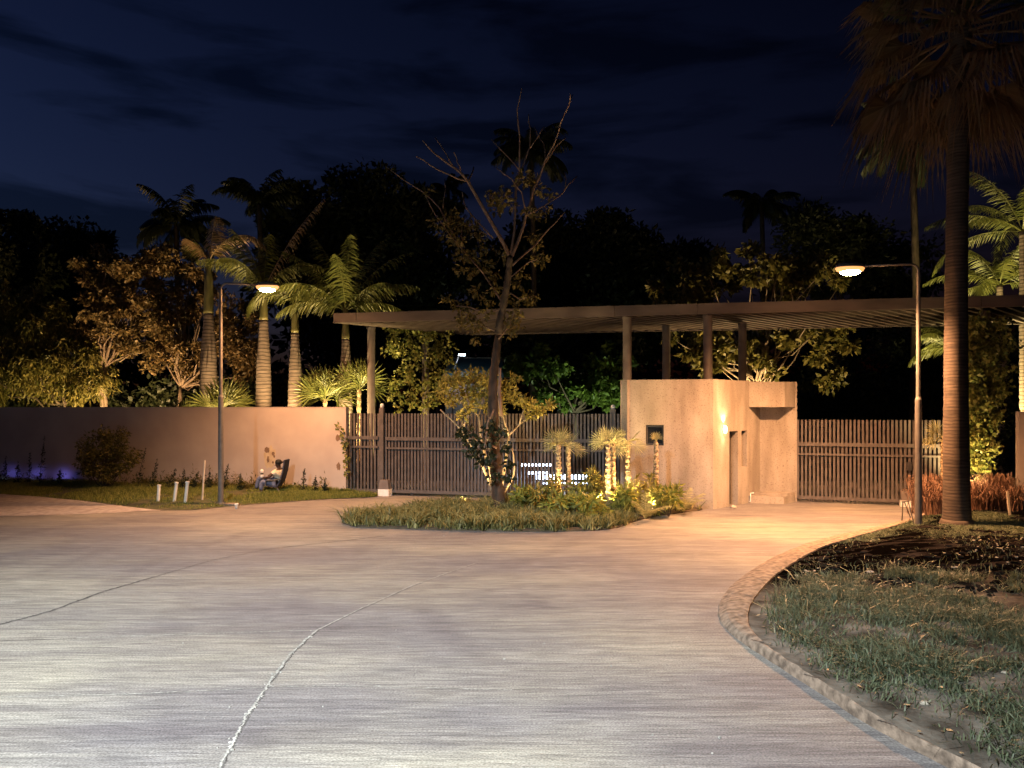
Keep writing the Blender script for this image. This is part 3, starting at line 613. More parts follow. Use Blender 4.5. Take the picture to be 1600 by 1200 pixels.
# small white stone by the guardhouse door
stq = Gd(1146, 794); b = MB(); b.lathe(stq + Vector((0, 0, .03)), [(.01, -.03), (.06, -.02), (.07, .01), (.03, .04), (.01, .045)], 9, 1.2, .8); tag(b.build('stone', M['stone'], origin=stq, smooth=True), 'white stone on the drive by the guardhouse door', 'stone')

# gates
def bars(mb, p0, p1, z0, z1, step=.102, wd=.058, dp=.05):
    n = int((p1 - p0).length / step); d = (p1 - p0).normalized(); rz = math.atan2(d.y, d.x)
    for i in range(n + 1):
        q = p0 + d * step * (i + .5) if False else p0 + (p1 - p0) * (i / n); mb.box((q.x, q.y, (z0 + z1) / 2), (wd, dp, z1 - z0), rz)
def rail(mb, p0, p1, z, h, dp, off):
    mb.bar(p0 + off + Vector((0, 0, z)), p1 + off + Vector((0, 0, z)), dp, h)
GL0 = Vector(((541.5 - 800) / F * 22.9, 22.9, 0)); gdir = Vector((.968, -.25, 0)).normalized()
def on_line(p, d, px): return p + d * hit(px, p, d)
GP = on_line(GL0, gdir, 597); GE = on_line(GL0, gdir, 966); gn = Vector((gdir.y, -gdir.x, 0))
def gate(name, label, p0, p1, zt, zr1, zr2, bottomz=.1):
    t = thing(name, label, 'gate', p0)
    b = MB(); bars(b, p0, p1, bottomz, zt); b.build('bar_panel', M['steel'], t)
    b = MB(); o = gn * .047
    rail(b, p0, p1, zr1, .10, .04, o); b.build('rail', M['steel'], t)
    b = MB(); rail(b, p0, p1, zr2, .055, .04, o); b.build('rail', M['steel'], t)
    b = MB(); rail(b, p0, p1, bottomz + .03, .09, .04, o); b.build('bottom_rail', M['steel'], t)
    if name == 'sliding_gate':
        d = (p1 - p0).normalized()
        for f_ in (.12, .5, .88):
            q = p0 + (p1 - p0) * f_ + gn * .02; b = MB(); b.tube([q + gn * .02 + Vector((0, 0, .055)), q - gn * .02 + Vector((0, 0, .055))], .05, 12); b.build('wheel', M['dark'], t)
        q = p1 - d * .12 + gn * .09; b = MB(); b.box((q.x, q.y, 1.05), (.12, .06, .22), math.atan2(d.y, d.x)); lk = b.build('lock_box', M['dark'], t)
    return t
yp = GP.y
fp = gate('fence_panel', 'narrow fixed panel of upright bars at the end of the long wall', GL0 + gdir * .04, GP - gdir * .11, 2.43, 1.70, 1.43)
post = thing('gate_post', 'square gate post between the narrow panel and left gate', 'post', GP)
b = MB(); b.box((GP.x, GP.y, 1.3), (.13, .13, 2.6), math.atan2(gdir.y, gdir.x)); b.build('shaft', M['steel'], post)
b = MB(); b.lathe((GP.x, GP.y, 2.6), [(.05, 0), (.05, .02), (.06, .03), (.06, .09), (.04, .12), (.01, .125)], 12); b.build('beacon', M['white'], post, smooth=True)
g1 = gate('sliding_gate', 'wide sliding gate of upright bars left of the guardhouse', GP + gdir * .12 - gn * .03, GE, 2.43, 1.68, 1.40)
b = MB(); q = GP + gdir * .16 + gn * .14; mb_ = MB()
mo = thing('gate_motor', 'small grey gate motor box at the foot of the post', 'gate motor', q)
mb_.box((q.x, q.y, .10), (.34, .28, .20), math.atan2(gdir.y, gdir.x)); mb_.build('base', M['white'], mo)
mb_ = MB(); mb_.prism([pr(q + gdir * a + gn * c) for a, c in ((-.16, .13), (.16, .13), (.16, -.13), (-.16, -.13))], .2, .47); 
mb_.v = [(v[0] - (v[0] - q.x) * .25 * (v[2] > .4), v[1] - (v[1] - q.y) * .25 * (v[2] > .4), v[2]) for v in mb_.v]; mb_.build('cover', M['column'], mo)
# end post of left gate near guardhouse
q = on_line(GL0, gdir, 957) - gn * .12; post2 = thing('gate_post', 'square gate post where the left gate meets the guardhouse', 'post', q)
b = MB(); b.box((q.x, q.y, 1.28), (.15, .15, 2.56), math.atan2(gdir.y, gdir.x)); b.build('shaft', M['steel'], post2)
b = MB(); b.lathe((q.x, q.y, 2.56), [(.05, 0), (.06, .02), (.06, .09), (.04, .12), (.01, .125)], 12); b.build('beacon', M['white'], post2, smooth=True)
# right gate
gr_d = Vector((.943, -.333, 0)).normalized(); gn_old = gn; gn = Vector((gr_d.y, -gr_d.x, 0))
GR0 = Vector(((1247 - 800) / F * 21.05, 21.05, 0)); GR1 = on_line(GR0, gr_d, 1433); GR2 = on_line(GR0, gr_d, 1495)
g2 = gate('sliding_gate', 'gate of upright bars between the guardhouse and lamp post', GR0, GR1 - gr_d * .08, 2.27, 1.595, 1.32)
post3 = thing('gate_post', 'square gate post behind the right lamp post', 'post', GR1)
b = MB(); b.box((GR1.x, GR1.y, 1.22), (.13, .13, 2.44), math.atan2(gr_d.y, gr_d.x)); b.build('shaft', M['steel'], post3)
fp2 = gate('fence_panel', 'narrow panel of upright bars behind the big palm trunk', GR1 + gr_d * .1, GR2 - gr_d * .1, 2.27, 1.595, 1.32)
# low inner palisade seen through the right gate
q0, q1 = GR0 - gn * 1.3 + gr_d * .55, GR1 - gn * 1.3
b = MB(); bars(b, q0, q1, .0, .46, .13, .05, .03); rail(b, q0, q1, .33, .05, .02, gn * .03); tag(b.build('low_fence', M['column'], origin=q0), 'low grey picket fence seen through the bars of the right gate', 'fence')
q = GR1 - gr_d * .28 + gn * .16; mo2 = thing('gate_motor', 'small grey motor box at the end of the right gate', 'gate motor', q)
b = MB(); b.box((q.x, q.y, .08), (.3, .24, .16), math.atan2(gr_d.y, gr_d.x)); b.build('base', M['white'], mo2)
b = MB(); b.box((q.x, q.y, .29), (.27, .2, .26), math.atan2(gr_d.y, gr_d.x)); b.build('cover', M['column'], mo2)
gn = gn_old

# pergola roof
HT, HB = 5.46, 5.17
R0 = Vector(((521 - 800) / F * 23.0, 23.0, 0)); R1 = Vector((16.0, 23.0 - .205 * (16.0 - R0.x), 0)); rd = (R1 - R0).normalized(); rn = Vector((rd.y, -rd.x, 0))
DEP = 3.95 / D2.y; Rb0, Rb1 = R0 + D2 * DEP, R1 + D2 * DEP
pg = thing('pergola', 'long flat louvred pergola roof on round columns over the gates', 'pergola', R0)
def slabbar(mb, a, b_, thk, z0, z1):
    d = (b_ - a).normalized(); nn = Vector((-d.y, d.x, 0)) * thk; mb.prism([pr(a), pr(b_), pr(b_ + nn), pr(a + nn)], z0, z1)
pcs = [0, (on_line(R0, rd, 556) - R0).length, (on_line(R0, rd, 960) - R0).length, (on_line(R0, rd, 1090) - R0).length, (on_line(R0, rd, 1533) - R0).length, (R1 - R0).length]
for i in range(5):
    b = MB(); slabbar(b, R0 + rd * (pcs[i] + .012 * (i > 0)), R0 + rd * pcs[i + 1], .10, HB, HT); b.build('fascia', M['fascia'], pg)
b = MB(); slabbar(b, Rb1 - rn * 0, Rb0, .10, HB + .002, HT - .002); slabbar(b, Rb0 - D2 * .03, R0 + D2 * .16, .10, HB + .003, HT - .003); b.build('edge_beam', M['fascia'], pg)
b = MB(); nS = int((R1 - R0).length / .36)
for i in range(1, nS):
    a = R0 + rd * (i * .36) + D2 * .2; c = a + D2 * (DEP - .36); b.bar(a + Vector((0, 0, HB + .07)), c + Vector((0, 0, HB + .10)), .10, .15)
b.build('louvre_slats', M['slat'], pg)
b = MB()
for i, f in enumerate((.33, .66)): slabbar(b, R0 + D2 * DEP * f + rd * .1, R1 + D2 * DEP * f - rd * .1, .08, HB + .13, HT - .03)
b.build('cross_beam', M['fascia'], pg)
b = MB(); b.prism([pr(R0 + D2 * .2 + rd * .1), pr(R1 + D2 * .2), pr(Rb1 - D2 * .2), pr(Rb0 - D2 * .2 + rd * .1)], HT - .028, HT - .012); b.build('roof_sheet', M['dark'], pg)
def column(px, Y, r, z0):
    x = (px - 800) / F * Y; b = MB(); b.lathe((x, Y, 0), [(r, z0), (r, HB - .05), (r * 1.15, HB - .05), (r * 1.15, HB + .01)], 18); return b.build('column', M['column'], pg, smooth=False)
column(580, 24.3, .125, 0); column(665, 26.5, .125, 0)
column(980, 21.6, .125, HG - .06); column(1041, 23.9, .125, 0); column(1106, 21.2, .125, HG - .06); column(1160, 23.3, .125, 0)
column(1541, 20.3, .125, 0); column(1566, 22.6, .12, 0)

# wall stub at the right edge
rw = Vector(((1591 - 800) / F * 18.6, 18.6, 0)); b = MB(); b.prism([(rw.x, rw.y), (rw.x + 6, rw.y - 1.6), (rw.x + 6.1, rw.y - 1.3), (rw.x + .1, rw.y + .25)], 0, EYE + (HZ - 643) / F * 18.6)
tag(b.build('boundary_wall', M['plaster'], origin=rw), 'end of a pale rendered wall at the right edge beyond the palm', 'wall')

# ------------------------------------------------------------------ foliage helpers
def leaves(mb, cen, rad, n, L, W, r, droop=.2, flat=1.0, shell=.5):
    """n leaf diamonds in a clump"""
    d = unit(r.normal(size=(n, 3))); rr = r.random(n) ** shell; p = np.array(cen)[None] + d * rr[:, None] * np.array(rad)[None]
    dirv = unit(d * .5 + r.normal(size=(n, 3)) * .8 + np.array([0, 0, -droop])[None]); s = unit(np.cross(dirv, r.normal(size=(n, 3))))
    l = (L * r.uniform(.6, 1.25, n))[:, None]; w_ = (W * r.uniform(.6, 1.25, n))[:, None]; nn = np.cross(dirv, s)
    V = np.stack([p, p + dirv * l * .45 + s * w_ * .5 + nn * l * .06, p + dirv * l, p + dirv * l * .45 - s * w_ * .5 + nn * l * .06], 1)
    mb.arr(V, [(0, 1, 2, 3)])
def wander(a, b_, n, amp, r):
    a, b_ = np.array(a), np.array(b_); t = np.linspace(0, 1, n)[:, None]; p = a * (1 - t) + b_ * t; j = r.normal(0, amp, (n, 3)); j[0] = 0; j[-1] *= .3; return [tuple(q) for q in p + j]
def broadleaf(name, label, ells, Y, dep, base_px, leafm, barkm, nclump, nleaf, L, W, cr=.7, seed=0, group=None, droop=.2, trunk_r=.18, cat='tree', limb=True, stems=1, zsquash=.7, base_z=0.0):
    """crown = clumps inside ellipses given in photo pixels at distance Y; trunk and limbs run from the ground to the clumps"""
    r = np.random.default_rng(seed); bx = (base_px - 800) / F * Y; base = Vector((bx, Y, base_z))
    t = thing(name, label, cat, base, group); cl = []
    ar = np.array([e[2] * e[3] for e in ells], float); cnt = np.maximum(1, (nclump * ar / ar.sum()).astype(int))
    for e, c in zip(ells, cnt):
        for _ in range(c):
            d = r.normal(size=3); d /= np.linalg.norm(d); d *= r.random() ** .42
            q = P(e[0] + d[0] * e[2], e[1] - d[2] * e[3], Y); q.x *= 1; cl.append(Vector((q.x, Y + d[1] * dep, q.z)))
    b = MB()
    for q in cl:
        s = cr * r.uniform(.45, 1.25); leaves(b, q, (s, s, s * zsquash), int(nleaf * r.uniform(.6, 1.3)), L, W, r, droop)
    cw = b.build('crown', leafm, t)
    b = MB(); zc = min(q.z for q in cl); mid = sum(cl, Vector()) / len(cl)
    for k in range(stems):
        off = Vector((r.normal(0, .15), r.normal(0, .15), 0)) * (stems > 1)
        fork = Vector((bx * .6 + mid.x * .4 + r.normal(0, .3) * (stems > 1), Y, base_z + max(.6, (zc - base_z) * .75 + (mid.z - zc) * .25)))
        b.tube(wander(base + off - Vector((0, 0, .05)), fork, 6, .06, r), (trunk_r, trunk_r * .55), 9)
        if limb:
            for q in cl[k::max(1, int(len(cl) / 26)) * stems]:
                b.tube(wander(fork, q, 6, .12, r), (trunk_r * .34, .012), 5)
    b.build('trunk', barkm, t, smooth=True); return t

def pinnate(mb, base, az, el, L, droop, r, nl=34, lf=.55, lw=.03, hang=.5, rr=.022):
    base = Vector(base); pts = [base]; e = el; n = 14; q = base.copy()
    h = Vector((math.cos(az), math.sin(az), 0)); tw = r.normal(0, .15)
    for i in range(n):
        q = q + (h * math.cos(e) + Vector((0, 0, math.sin(e)))) * (L / n); pts.append(q.copy()); e -= droop / n * (.55 + .9 * i / n)
    mb.tube(pts, (rr, .004), 5); A_ = np.array([tuple(p) for p in pts]); side0 = Vector((-h.y, h.x, 0))
    for k in range(nl):
        t = .14 + .86 * k / (nl - 1); f = t * n; i = min(int(f), n - 1); p = A_[i] * (1 - (f - i)) + A_[i + 1] * (f - i); fw = Vector(A_[i + 1] - A_[i]).normalized()
        ln = lf * (math.sin(math.pi * (.12 + .83 * t)) ** .6) * r.uniform(.8, 1.15)
        for sg in (-1, 1):
            s = (side0 * sg).normalized(); up = fw.cross(s) * sg
            d = (s * .8 + fw * .62 + Vector((0, 0, -hang * r.uniform(.5, 1.4))) + up * tw).normalized(); pv = Vector(p)
            nrm = fw.cross(d).normalized(); wv = d.cross(nrm).normalized() * lw * .5
            m = pv + d * ln * .5; tip = pv + d * ln + Vector((0, 0, -ln * .22 * hang)); 
            mb.add([pv - wv * .6, pv + wv * .6, m + wv, m - wv, tip], [(0, 1, 2, 3), (3, 2, 4)])
def fanleaf(mb, c, d, R, r, n=20, spread=2.3, pet=.5, droop=.25, segw=1.0, pr_=.01, twist=None):
    """petiole from c along d, then a fan of n tapering segments"""
    c = Vector(c); d = Vector(d).normalized(); hub = c + d * pet; mb.tube([c, c + d * pet * .5 + Vector((0, 0, .02)), hub], (pr_ * 1.4, pr_), 5)
    side = d.cross(Vector((0, 0, 1))); side = side.normalized() if side.length > .05 else Vector((1, 0, 0)); up = side.cross(d)
    tl_ = r.normal(0, .25) if twist is None else twist; side, up = side * math.cos(tl_) + up * math.sin(tl_), up * math.cos(tl_) - side * math.sin(tl_)
    for i in range(n):
        a = spread * (i / (n - 1) - .5) * 2 * .5 * 2 / 2; a = (i / (n - 1) - .5) * spread * 2
        dr = (d * math.cos(a) + side * math.sin(a) + up * .18 * math.cos(a * 1.0)).normalized(); ln = R * (1 - .18 * abs(a) / spread) * r.uniform(.9, 1.05)
        w_ = ln * math.sin(spread / n) * .8 * segw; sd = dr.cross(up).normalized(); m = hub + dr * ln * .55; tip = hub + dr * ln + Vector((0, 0, -droop * ln * r.uniform(.6, 1.5)))
        mb.add([hub + sd * .004, hub - sd * .004, m - sd * w_ * .5 - Vector((0, 0, droop * ln * .12)), m + sd * w_ * .5 - Vector((0, 0, droop * ln * .12)), tip, hub + dr * ln * .5 + up * w_ * .25],
               [(0, 5, 3), (1, 2, 5), (3, 5, 4), (5, 2, 4)])

# ------------------------------------------------------------------ royal palms behind the wall
def royal(label, px, ybul, Y, ytop, fr, seed, rb=.23):
    """px trunk column; ybul row of trunk top (crownshaft foot); ytop row of crownshaft tip; fr list of (azimuth deg, elevation deg, length, droop, dry)"""
    r = np.random.default_rng(seed); x = (px - 800) / F * Y; t = thing('royal_palm', label, 'palm tree', (x, Y, 0), 'royal palms behind the long wall')
    zt = EYE + (HZ - ybul) / F * Y; zc = EYE + (HZ - ytop) / F * Y
    prof = []
    for i in range(61):
        u = i / 60; z = zt * u; rr = rb * (.92 + .16 * math.sin(math.pi * min(1, u * 1.15)) ** 2) * (1 - .35 * sst(np.array((u - .72) / .28)))
        prof.append((float(rr) + (.007 if i % 2 else -.005), z))
    b = MB(); b.lathe((x, Y, 0), prof, 20); b.build('trunk', M['royal'], t, smooth=True)
    b = MB(); b.lathe((x, Y, 0), [(rb * .62, zt), (rb * .60, zt + .1), (rb * .5, zt + (zc - zt) * .6), (rb * .3, zc)], 14); b.build('crownshaft', M['shaft'], t, smooth=True)
    for (az, el, L, dp, dry) in fr:
        b = MB(); pinnate(b, (x, Y, zc - .08), math.radians(az), math.radians(el), L, dp, r, nl=44, lf=.62, lw=.04, hang=.75); b.build('frond', M['frond_dry'] if dry else M['frond'], t)
    return t
royal('royal palm with thick bulging trunk and a bare broken frond', 326, 490, 27.5, 405, [(75, 80, 1.75, .15, 1), (-8, 60, 2.7, 2.3, 1), (178, 62, 1.2, .8, 1), (60, 62, 2.2, 1.2, 0), (140, 58, 2.0, 1.5, 0)], 41, .29)
royal('royal palm directly behind the left lamp head with a tall slanting frond', 412, 500, 26.5, 450, [(14, 66, 3.9, .35, 1), (180, 52, 2.7, 1.3, 0), (150, 66, 2.8, 1.1, 0), (0, 56, 2.4, 1.6, 0), (100, 74, 2.8, .8, 0), (-120, 55, 2.2, 1.5, 0), (165, 75, 2.6, .7, 0)], 42, .25)
royal('slim royal palm with drooping fronds, second from the pergola', 461, 520, 26.0, 474, [(178, 50, 2.3, 2.9, 0), (2, 52, 2.3, 2.7, 0), (130, 58, 2.2, 1.9, 0), (60, 62, 2.2, 1.9, 0), (-60, 54, 1.9, 2.4, 0), (-120, 60, 1.9, 2.2, 0)], 43, .22)
royal('royal palm with a full lit crown beside the pergola end', 540, 530, 25.5, 482, [(178, 42, 2.7, 1.0, 0), (172, 60, 3.1, .8, 0), (160, 76, 3.1, .6, 0), (90, 82, 3.0, .5, 0), (30, 76, 3.1, .7, 0), (8, 62, 3.1, .9, 0), (0, 44, 2.7, 1.2, 0), (-30, 48, 2.5, 1.5, 0), (-150, 48, 2.5, 1.5, 0), (188, 26, 2.4, 1.4, 0), (-5, 24, 2.1, 1.2, 0), (-90, 68, 2.3, 1.0, 0), (-70, 80, 2.6, .7, 0)], 44, .22)
# dark tall palms silhouetted on the sky
def far_palm(label, px, py, Y, L, seed, n=18, base_px=None):
    r = np.random.default_rng(seed); c = P(px, py, Y); t = thing('tall_palm', label, 'palm tree', (c.x, Y, 0), 'tall dark palms against the sky')
    b = MB(); b.tube([(c.x, Y, 0), (c.x + .2, Y, c.z * .5), (c.x, Y, c.z)], (.2, .13), 9); b.build('trunk', M['bark'], t, smooth=True)
    b = MB()
    for k in range(n): pinnate(b, c, 2 * math.pi * k / n * 1.618 * 2, math.radians(r.uniform(-10, 80)), L * r.uniform(.8, 1.1), r.uniform(1.1, 2.0), r, nl=30, lf=L * .26, lw=.09, hang=.9, rr=.03)
    b.build('crown', M['leaf_dark'], t)
far_palm('tallest dark palm rising behind the bare topped tree', 830, 238, 46, 3.0, 51, 26)
far_palm('tall dark palm above the left lamp', 405, 320, 42, 2.6, 52, 22)
far_palm('dark palm at the left end of the palm row', 275, 352, 40, 2.7, 53, 22)
far_palm('dark palm in the sky left of the right lamp', 1190, 318, 46, 2.4, 54, 20)
far_palm('small distant dark palm left of the bare topped tree', 700, 296, 60, 2.0, 55, 16)
far_palm('dark palm half hidden behind the right palm crown', 1425, 205, 34, 2.9, 56, 22)

# ------------------------------------------------------------------ broadleaf trees
DG = 'dark trees beyond the walls'
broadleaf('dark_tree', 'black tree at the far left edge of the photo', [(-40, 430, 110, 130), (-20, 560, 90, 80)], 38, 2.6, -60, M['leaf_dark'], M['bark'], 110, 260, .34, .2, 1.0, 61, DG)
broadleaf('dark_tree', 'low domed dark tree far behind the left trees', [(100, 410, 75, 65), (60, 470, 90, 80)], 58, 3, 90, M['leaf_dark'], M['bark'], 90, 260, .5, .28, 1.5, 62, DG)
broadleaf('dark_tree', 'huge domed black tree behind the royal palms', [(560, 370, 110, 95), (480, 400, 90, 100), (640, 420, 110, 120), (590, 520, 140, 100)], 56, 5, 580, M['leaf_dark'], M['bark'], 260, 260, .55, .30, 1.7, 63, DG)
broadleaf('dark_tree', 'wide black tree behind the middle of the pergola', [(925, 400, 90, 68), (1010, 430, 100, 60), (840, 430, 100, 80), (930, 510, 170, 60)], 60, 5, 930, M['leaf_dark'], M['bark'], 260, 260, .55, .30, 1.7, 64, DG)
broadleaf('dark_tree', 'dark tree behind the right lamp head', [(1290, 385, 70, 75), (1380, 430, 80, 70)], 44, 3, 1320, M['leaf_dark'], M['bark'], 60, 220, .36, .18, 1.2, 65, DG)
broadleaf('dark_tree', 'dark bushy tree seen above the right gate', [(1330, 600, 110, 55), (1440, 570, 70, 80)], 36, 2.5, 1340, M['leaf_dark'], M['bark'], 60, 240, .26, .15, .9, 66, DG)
broadleaf('weeping_tree', 'olive tree with drooping leaves over the left end of the wall', [(90, 560, 78, 62), (30, 575, 70, 55), (130, 590, 40, 40), (20, 500, 80, 60)], 30, 1.9, 120, M['leaf_olive'], M['bark'], 105, 190, .24, .075, .5, 67, droop=1.4, zsquash=1.1)
broadleaf('lit_tree', 'rust brown tree with a pale forked trunk behind the wall', [(165, 440, 48, 50), (215, 430, 40, 42), (200, 500, 62, 50), (150, 500, 30, 40)], 30.5, 1.5, 165, M['leaf_brown'], M['midbark'], 85, 170, .19, .11, .42, 68, stems=2, trunk_r=.12)
broadleaf('lit_tree', 'broad brown tree left of the thick royal palm', [(275, 440, 65, 60), (255, 510, 60, 45), (290, 560, 50, 40), (370, 520, 45, 80)], 31.5, 1.8, 270, M['leaf_brown'], M['midbark'], 120, 170, .19, .11, .45, 69, trunk_r=.14)
broadleaf('lit_tree', 'leafy tree with spreading pale branches behind the guardhouse', [(1160, 430, 110, 42), (1080, 455, 60, 26), (1250, 440, 70, 42), (1110, 545, 80, 45), (1200, 540, 55, 40), (1290, 520, 55, 30), (1295, 560, 30, 40)], 27, 1.6, 1166, M['leaf_olive'], M['palebark'], 110, 90, .27, .17, .4, 70, stems=3, trunk_r=.11)
broadleaf('green_tree', 'bright green tree lit white beyond the left gate', [(900, 600, 75, 45), (840, 580, 55, 40), (950, 590, 40, 50)], 38, 1.8, 900, M['leaf_green'], M['bark'], 80, 70, .36, .26, .5, 71)
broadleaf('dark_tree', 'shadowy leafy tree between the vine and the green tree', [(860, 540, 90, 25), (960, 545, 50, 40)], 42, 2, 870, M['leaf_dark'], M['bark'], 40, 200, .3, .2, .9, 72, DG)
# far woods closing the horizon
b = MB(); r = np.random.default_rng(73)
for i in range(640):
    x = r.uniform(-110, 110); y = 78 + r.uniform(-6, 10); z = r.uniform(.5, 12) * (1 if abs(x) > 3 else .8); leaves(b, (x, y, z), (3.0, 2, 2.2), 60, 1.0, .6, r)
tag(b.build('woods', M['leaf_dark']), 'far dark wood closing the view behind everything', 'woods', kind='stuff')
b = MB(); r = np.random.default_rng(74)
for i in range(170):
    x = r.uniform(-24, -5.5); y = 33.5 + r.uniform(-.6, 1.2) - (x + 24) * .1; leaves(b, (x, y, r.uniform(.4, 3.4)), (.8, .6, .7), 90, .3, .18, r)
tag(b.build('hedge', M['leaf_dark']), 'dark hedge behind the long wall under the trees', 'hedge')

# frangipani-like lit tree in front of the gate
def px_tree(name, label, cat, base, Y, branches, clumps, leafm, barkm, nleaf, L, W, seed, trunkname='trunk', jit=.25, droop=.1, n=7, limbm=None):
    r = np.random.default_rng(seed); t = thing(name, label, cat, base); b = MB()
    for bi, (pts, r0, r1) in enumerate(branches):
        if limbm is not None and bi == 2: b.build(trunkname, barkm, t, smooth=True); b = MB()
        r1 = max(r1, .0115); r0 = r0 if bi < 2 or limbm is None else max(r0 * .78, .014)
        if limbm is not None and bi > 2: b.build('branch', limbm, t, smooth=True); b = MB()
        oy = 0.0; q = []
        dy = r.normal(0, jit)
        for i, (px, py) in enumerate(pts):
            p = P(px, py, Y); k = Y + dy * (i / max(1, len(pts) - 1)) * (len(pts) > 2); p = P(px, py, k); q.append(p)
        qq = [q[0]]
        for a, c in zip(q[:-1], q[1:]): qq += [a.lerp(c, .5) + Vector((r.normal(0, .012), r.normal(0, .02), r.normal(0, .012))), c]
        if limbm is not None and bi < 2:
            qr = [tuple(v_) for v_ in qq]; qq = [Vector(v_) for v_ in resample(qr, 40)]; o_ = len(b.v)
            b.tube(qq, [(r0 + (r1 - r0) * k_ / 39) * (1 + r.normal(0, .05)) for k_ in range(40)], 14)
            b.v[o_:] = [(v_[0] + r.normal(0, .010), v_[1] + r.normal(0, .010), v_[2]) for v_ in b.v[o_:]]
        else: b.tube(qq, (r0, r1), n)
    if limbm is None: b.build(trunkname, barkm, t, smooth=True)
    if limbm is not None:
        b.build('branch', limbm, t, smooth=True)
    b = MB()
    for px, py, s in clumps:
        k = Y + r.normal(0, .3); q = P(px, py, k); rr = s / F * Y; leaves(b, q, (rr, rr, rr * .8), int(nleaf * (s / 14) ** 2), L, W, r, droop)
    b.build('crown', leafm, t); return t
fb = P(772, 768, 19.4); fb.z = 0.03
fr_br = [([(774, 790), (764, 750), (744, 712), (724, 676), (706, 656), (688, 640)], .045, .018), ([(722, 670), (735, 640), (728, 615)], .03, .012), ([(775, 790), (765, 730), (752, 690), (748, 650), (755, 620)], .045, .015),
         ([(778, 790), (790, 720), (795, 680), (812, 662), (838, 645), (860, 632)], .045, .015), ([(795, 680), (785, 645), (778, 610)], .03, .012), ([(776, 790), (802, 745), (803, 720), (800, 700)], .035, .015), ([(748, 650), (725, 632), (700, 622)], .022, .01), ([(812, 662), (822, 630)], .02, .01)]
fr_cl = [(700, 600, 16), (720, 592, 18), (745, 588, 18), (765, 595, 16), (730, 615, 18), (752, 612, 16), (705, 625, 14), (692, 612, 12), (770, 620, 14), (790, 605, 14), (805, 592, 10), (800, 620, 14), (815, 628, 13), (830, 632, 12), (845, 640, 12), (780, 640, 12), (735, 636, 12), (760, 635, 12), (722, 650, 9), (860, 632, 8), (825, 648, 9)]
px_tree('frangipani_tree', 'small yellow lit tree with pale curving stems before the gate', 'tree', fb, 19.4, fr_br, fr_cl, M['leaf_yellow'], mat('tan stem bark', (.16, .12, .08), (.3, .23, .16), 9, .85, bump=.5), 110, .15, .065, 81, jit=.35)

# central tree with a bare top
tb = Vector((P(784, 805, 18.2).x, 18.2, .03))
TY = 18.2
ct = [([(783, 812), (779, 775), (774, 720), (771, 660), (770, 610), (774, 560), (779, 520)], .155, .09), ([(779, 520), (786, 480), (793, 440), (797, 400)], .095, .065),
      ([(797, 402), (775, 360), (745, 308), (730, 282), (710, 262), (690, 248), (675, 236), (660, 219)], .065, .012), ([(731, 283), (700, 272), (672, 258), (650, 244)], .028, .008), ([(708, 260), (698, 242), (680, 215)], .024, .007), ([(720, 270), (715, 255), (709, 238)], .014, .005), ([(733, 282), (737, 272), (740, 261)], .03, .016),
      ([(797, 400), (804, 360), (806, 290), (813, 270), (828, 230), (829, 202), (826, 178)], .045, .008), ([(813, 268), (795, 246), (768, 218)], .024, .006), ([(812, 268), (812, 215), (808, 172), (815, 138)], .026, .005), ([(828, 232), (842, 212), (850, 198)], .012, .005),
      ([(800, 400), (812, 370), (821, 338), (834, 295), (849, 258), (868, 230), (883, 216)], .055, .018), ([(850, 256), (866, 225), (876, 192), (889, 165), (891, 146)], .026, .005), ([(889, 165), (892, 155), (895, 148)], .008, .004), ([(852, 255), (850, 225), (835, 198)], .014, .005),
      ([(800, 415), (828, 390), (845, 372), (868, 348), (883, 331)], .035, .008), ([(824, 336), (850, 322), (878, 303), (902, 275)], .025, .006), ([(881, 300), (884, 285), (882, 270)], .01, .004), ([(822, 338), (815, 300), (800, 280), (775, 262)], .022, .006),
      ([(783, 470), (757, 430), (733, 398)], .035, .012), ([(770, 372), (745, 345), (728, 325), (722, 300)], .025, .006), ([(756, 428), (705, 370), (680, 335), (665, 305)], .02, .006), ([(720, 385), (687, 325), (665, 302), (632, 282), (606, 262)], .028, .006), ([(692, 325), (696, 295), (695, 280)], .014, .004), ([(724, 384), (722, 355), (728, 335)], .018, .006),
      ([(792, 455), (812, 468), (838, 462)], .022, .01), ([(786, 480), (762, 490), (735, 480), (712, 478)], .03, .01), ([(780, 520), (758, 510), (742, 520)], .025, .01), ([(790, 440), (825, 410), (845, 402)], .022, .008), ([(779, 530), (800, 505), (806, 480)], .025, .01),
      ([(772, 640), (762, 660), (757, 700)], .03, .02), ([(776, 700), (748, 690), (728, 672)], .03, .012), ([(783, 650), (780, 610), (781, 575)], .06, .03)]
cc = [(690, 348, 15), (705, 335, 14), (718, 352, 16), (735, 345, 13), (697, 366, 12), (715, 378, 14), (745, 362, 15), (755, 385, 14), (735, 398, 14), (770, 308, 15), (785, 300, 14), (795, 318, 15), (778, 325, 15), (815, 280, 16), (830, 278, 15), (842, 298, 12), (858, 306, 10), (850, 330, 12), (838, 335, 12), (822, 330, 10), (832, 368, 13), (842, 380, 12), (845, 405, 15), (830, 408, 9), (720, 400, 14), (722, 420, 12), (755, 412, 13), (768, 430, 14), (740, 425, 12), (785, 400, 13), (776, 452, 14), (810, 440, 13), (818, 428, 10), (832, 462, 14), (820, 470, 12), (700, 468, 11), (718, 478, 14), (735, 490, 16), (722, 502, 14), (745, 510, 16), (760, 490, 14), (798, 500, 15), (808, 490, 12), (795, 520, 11), (742, 455, 13), (760, 470, 12), (745, 530, 10), (810, 510, 10), (672, 300, 8), (795, 470, 12)]
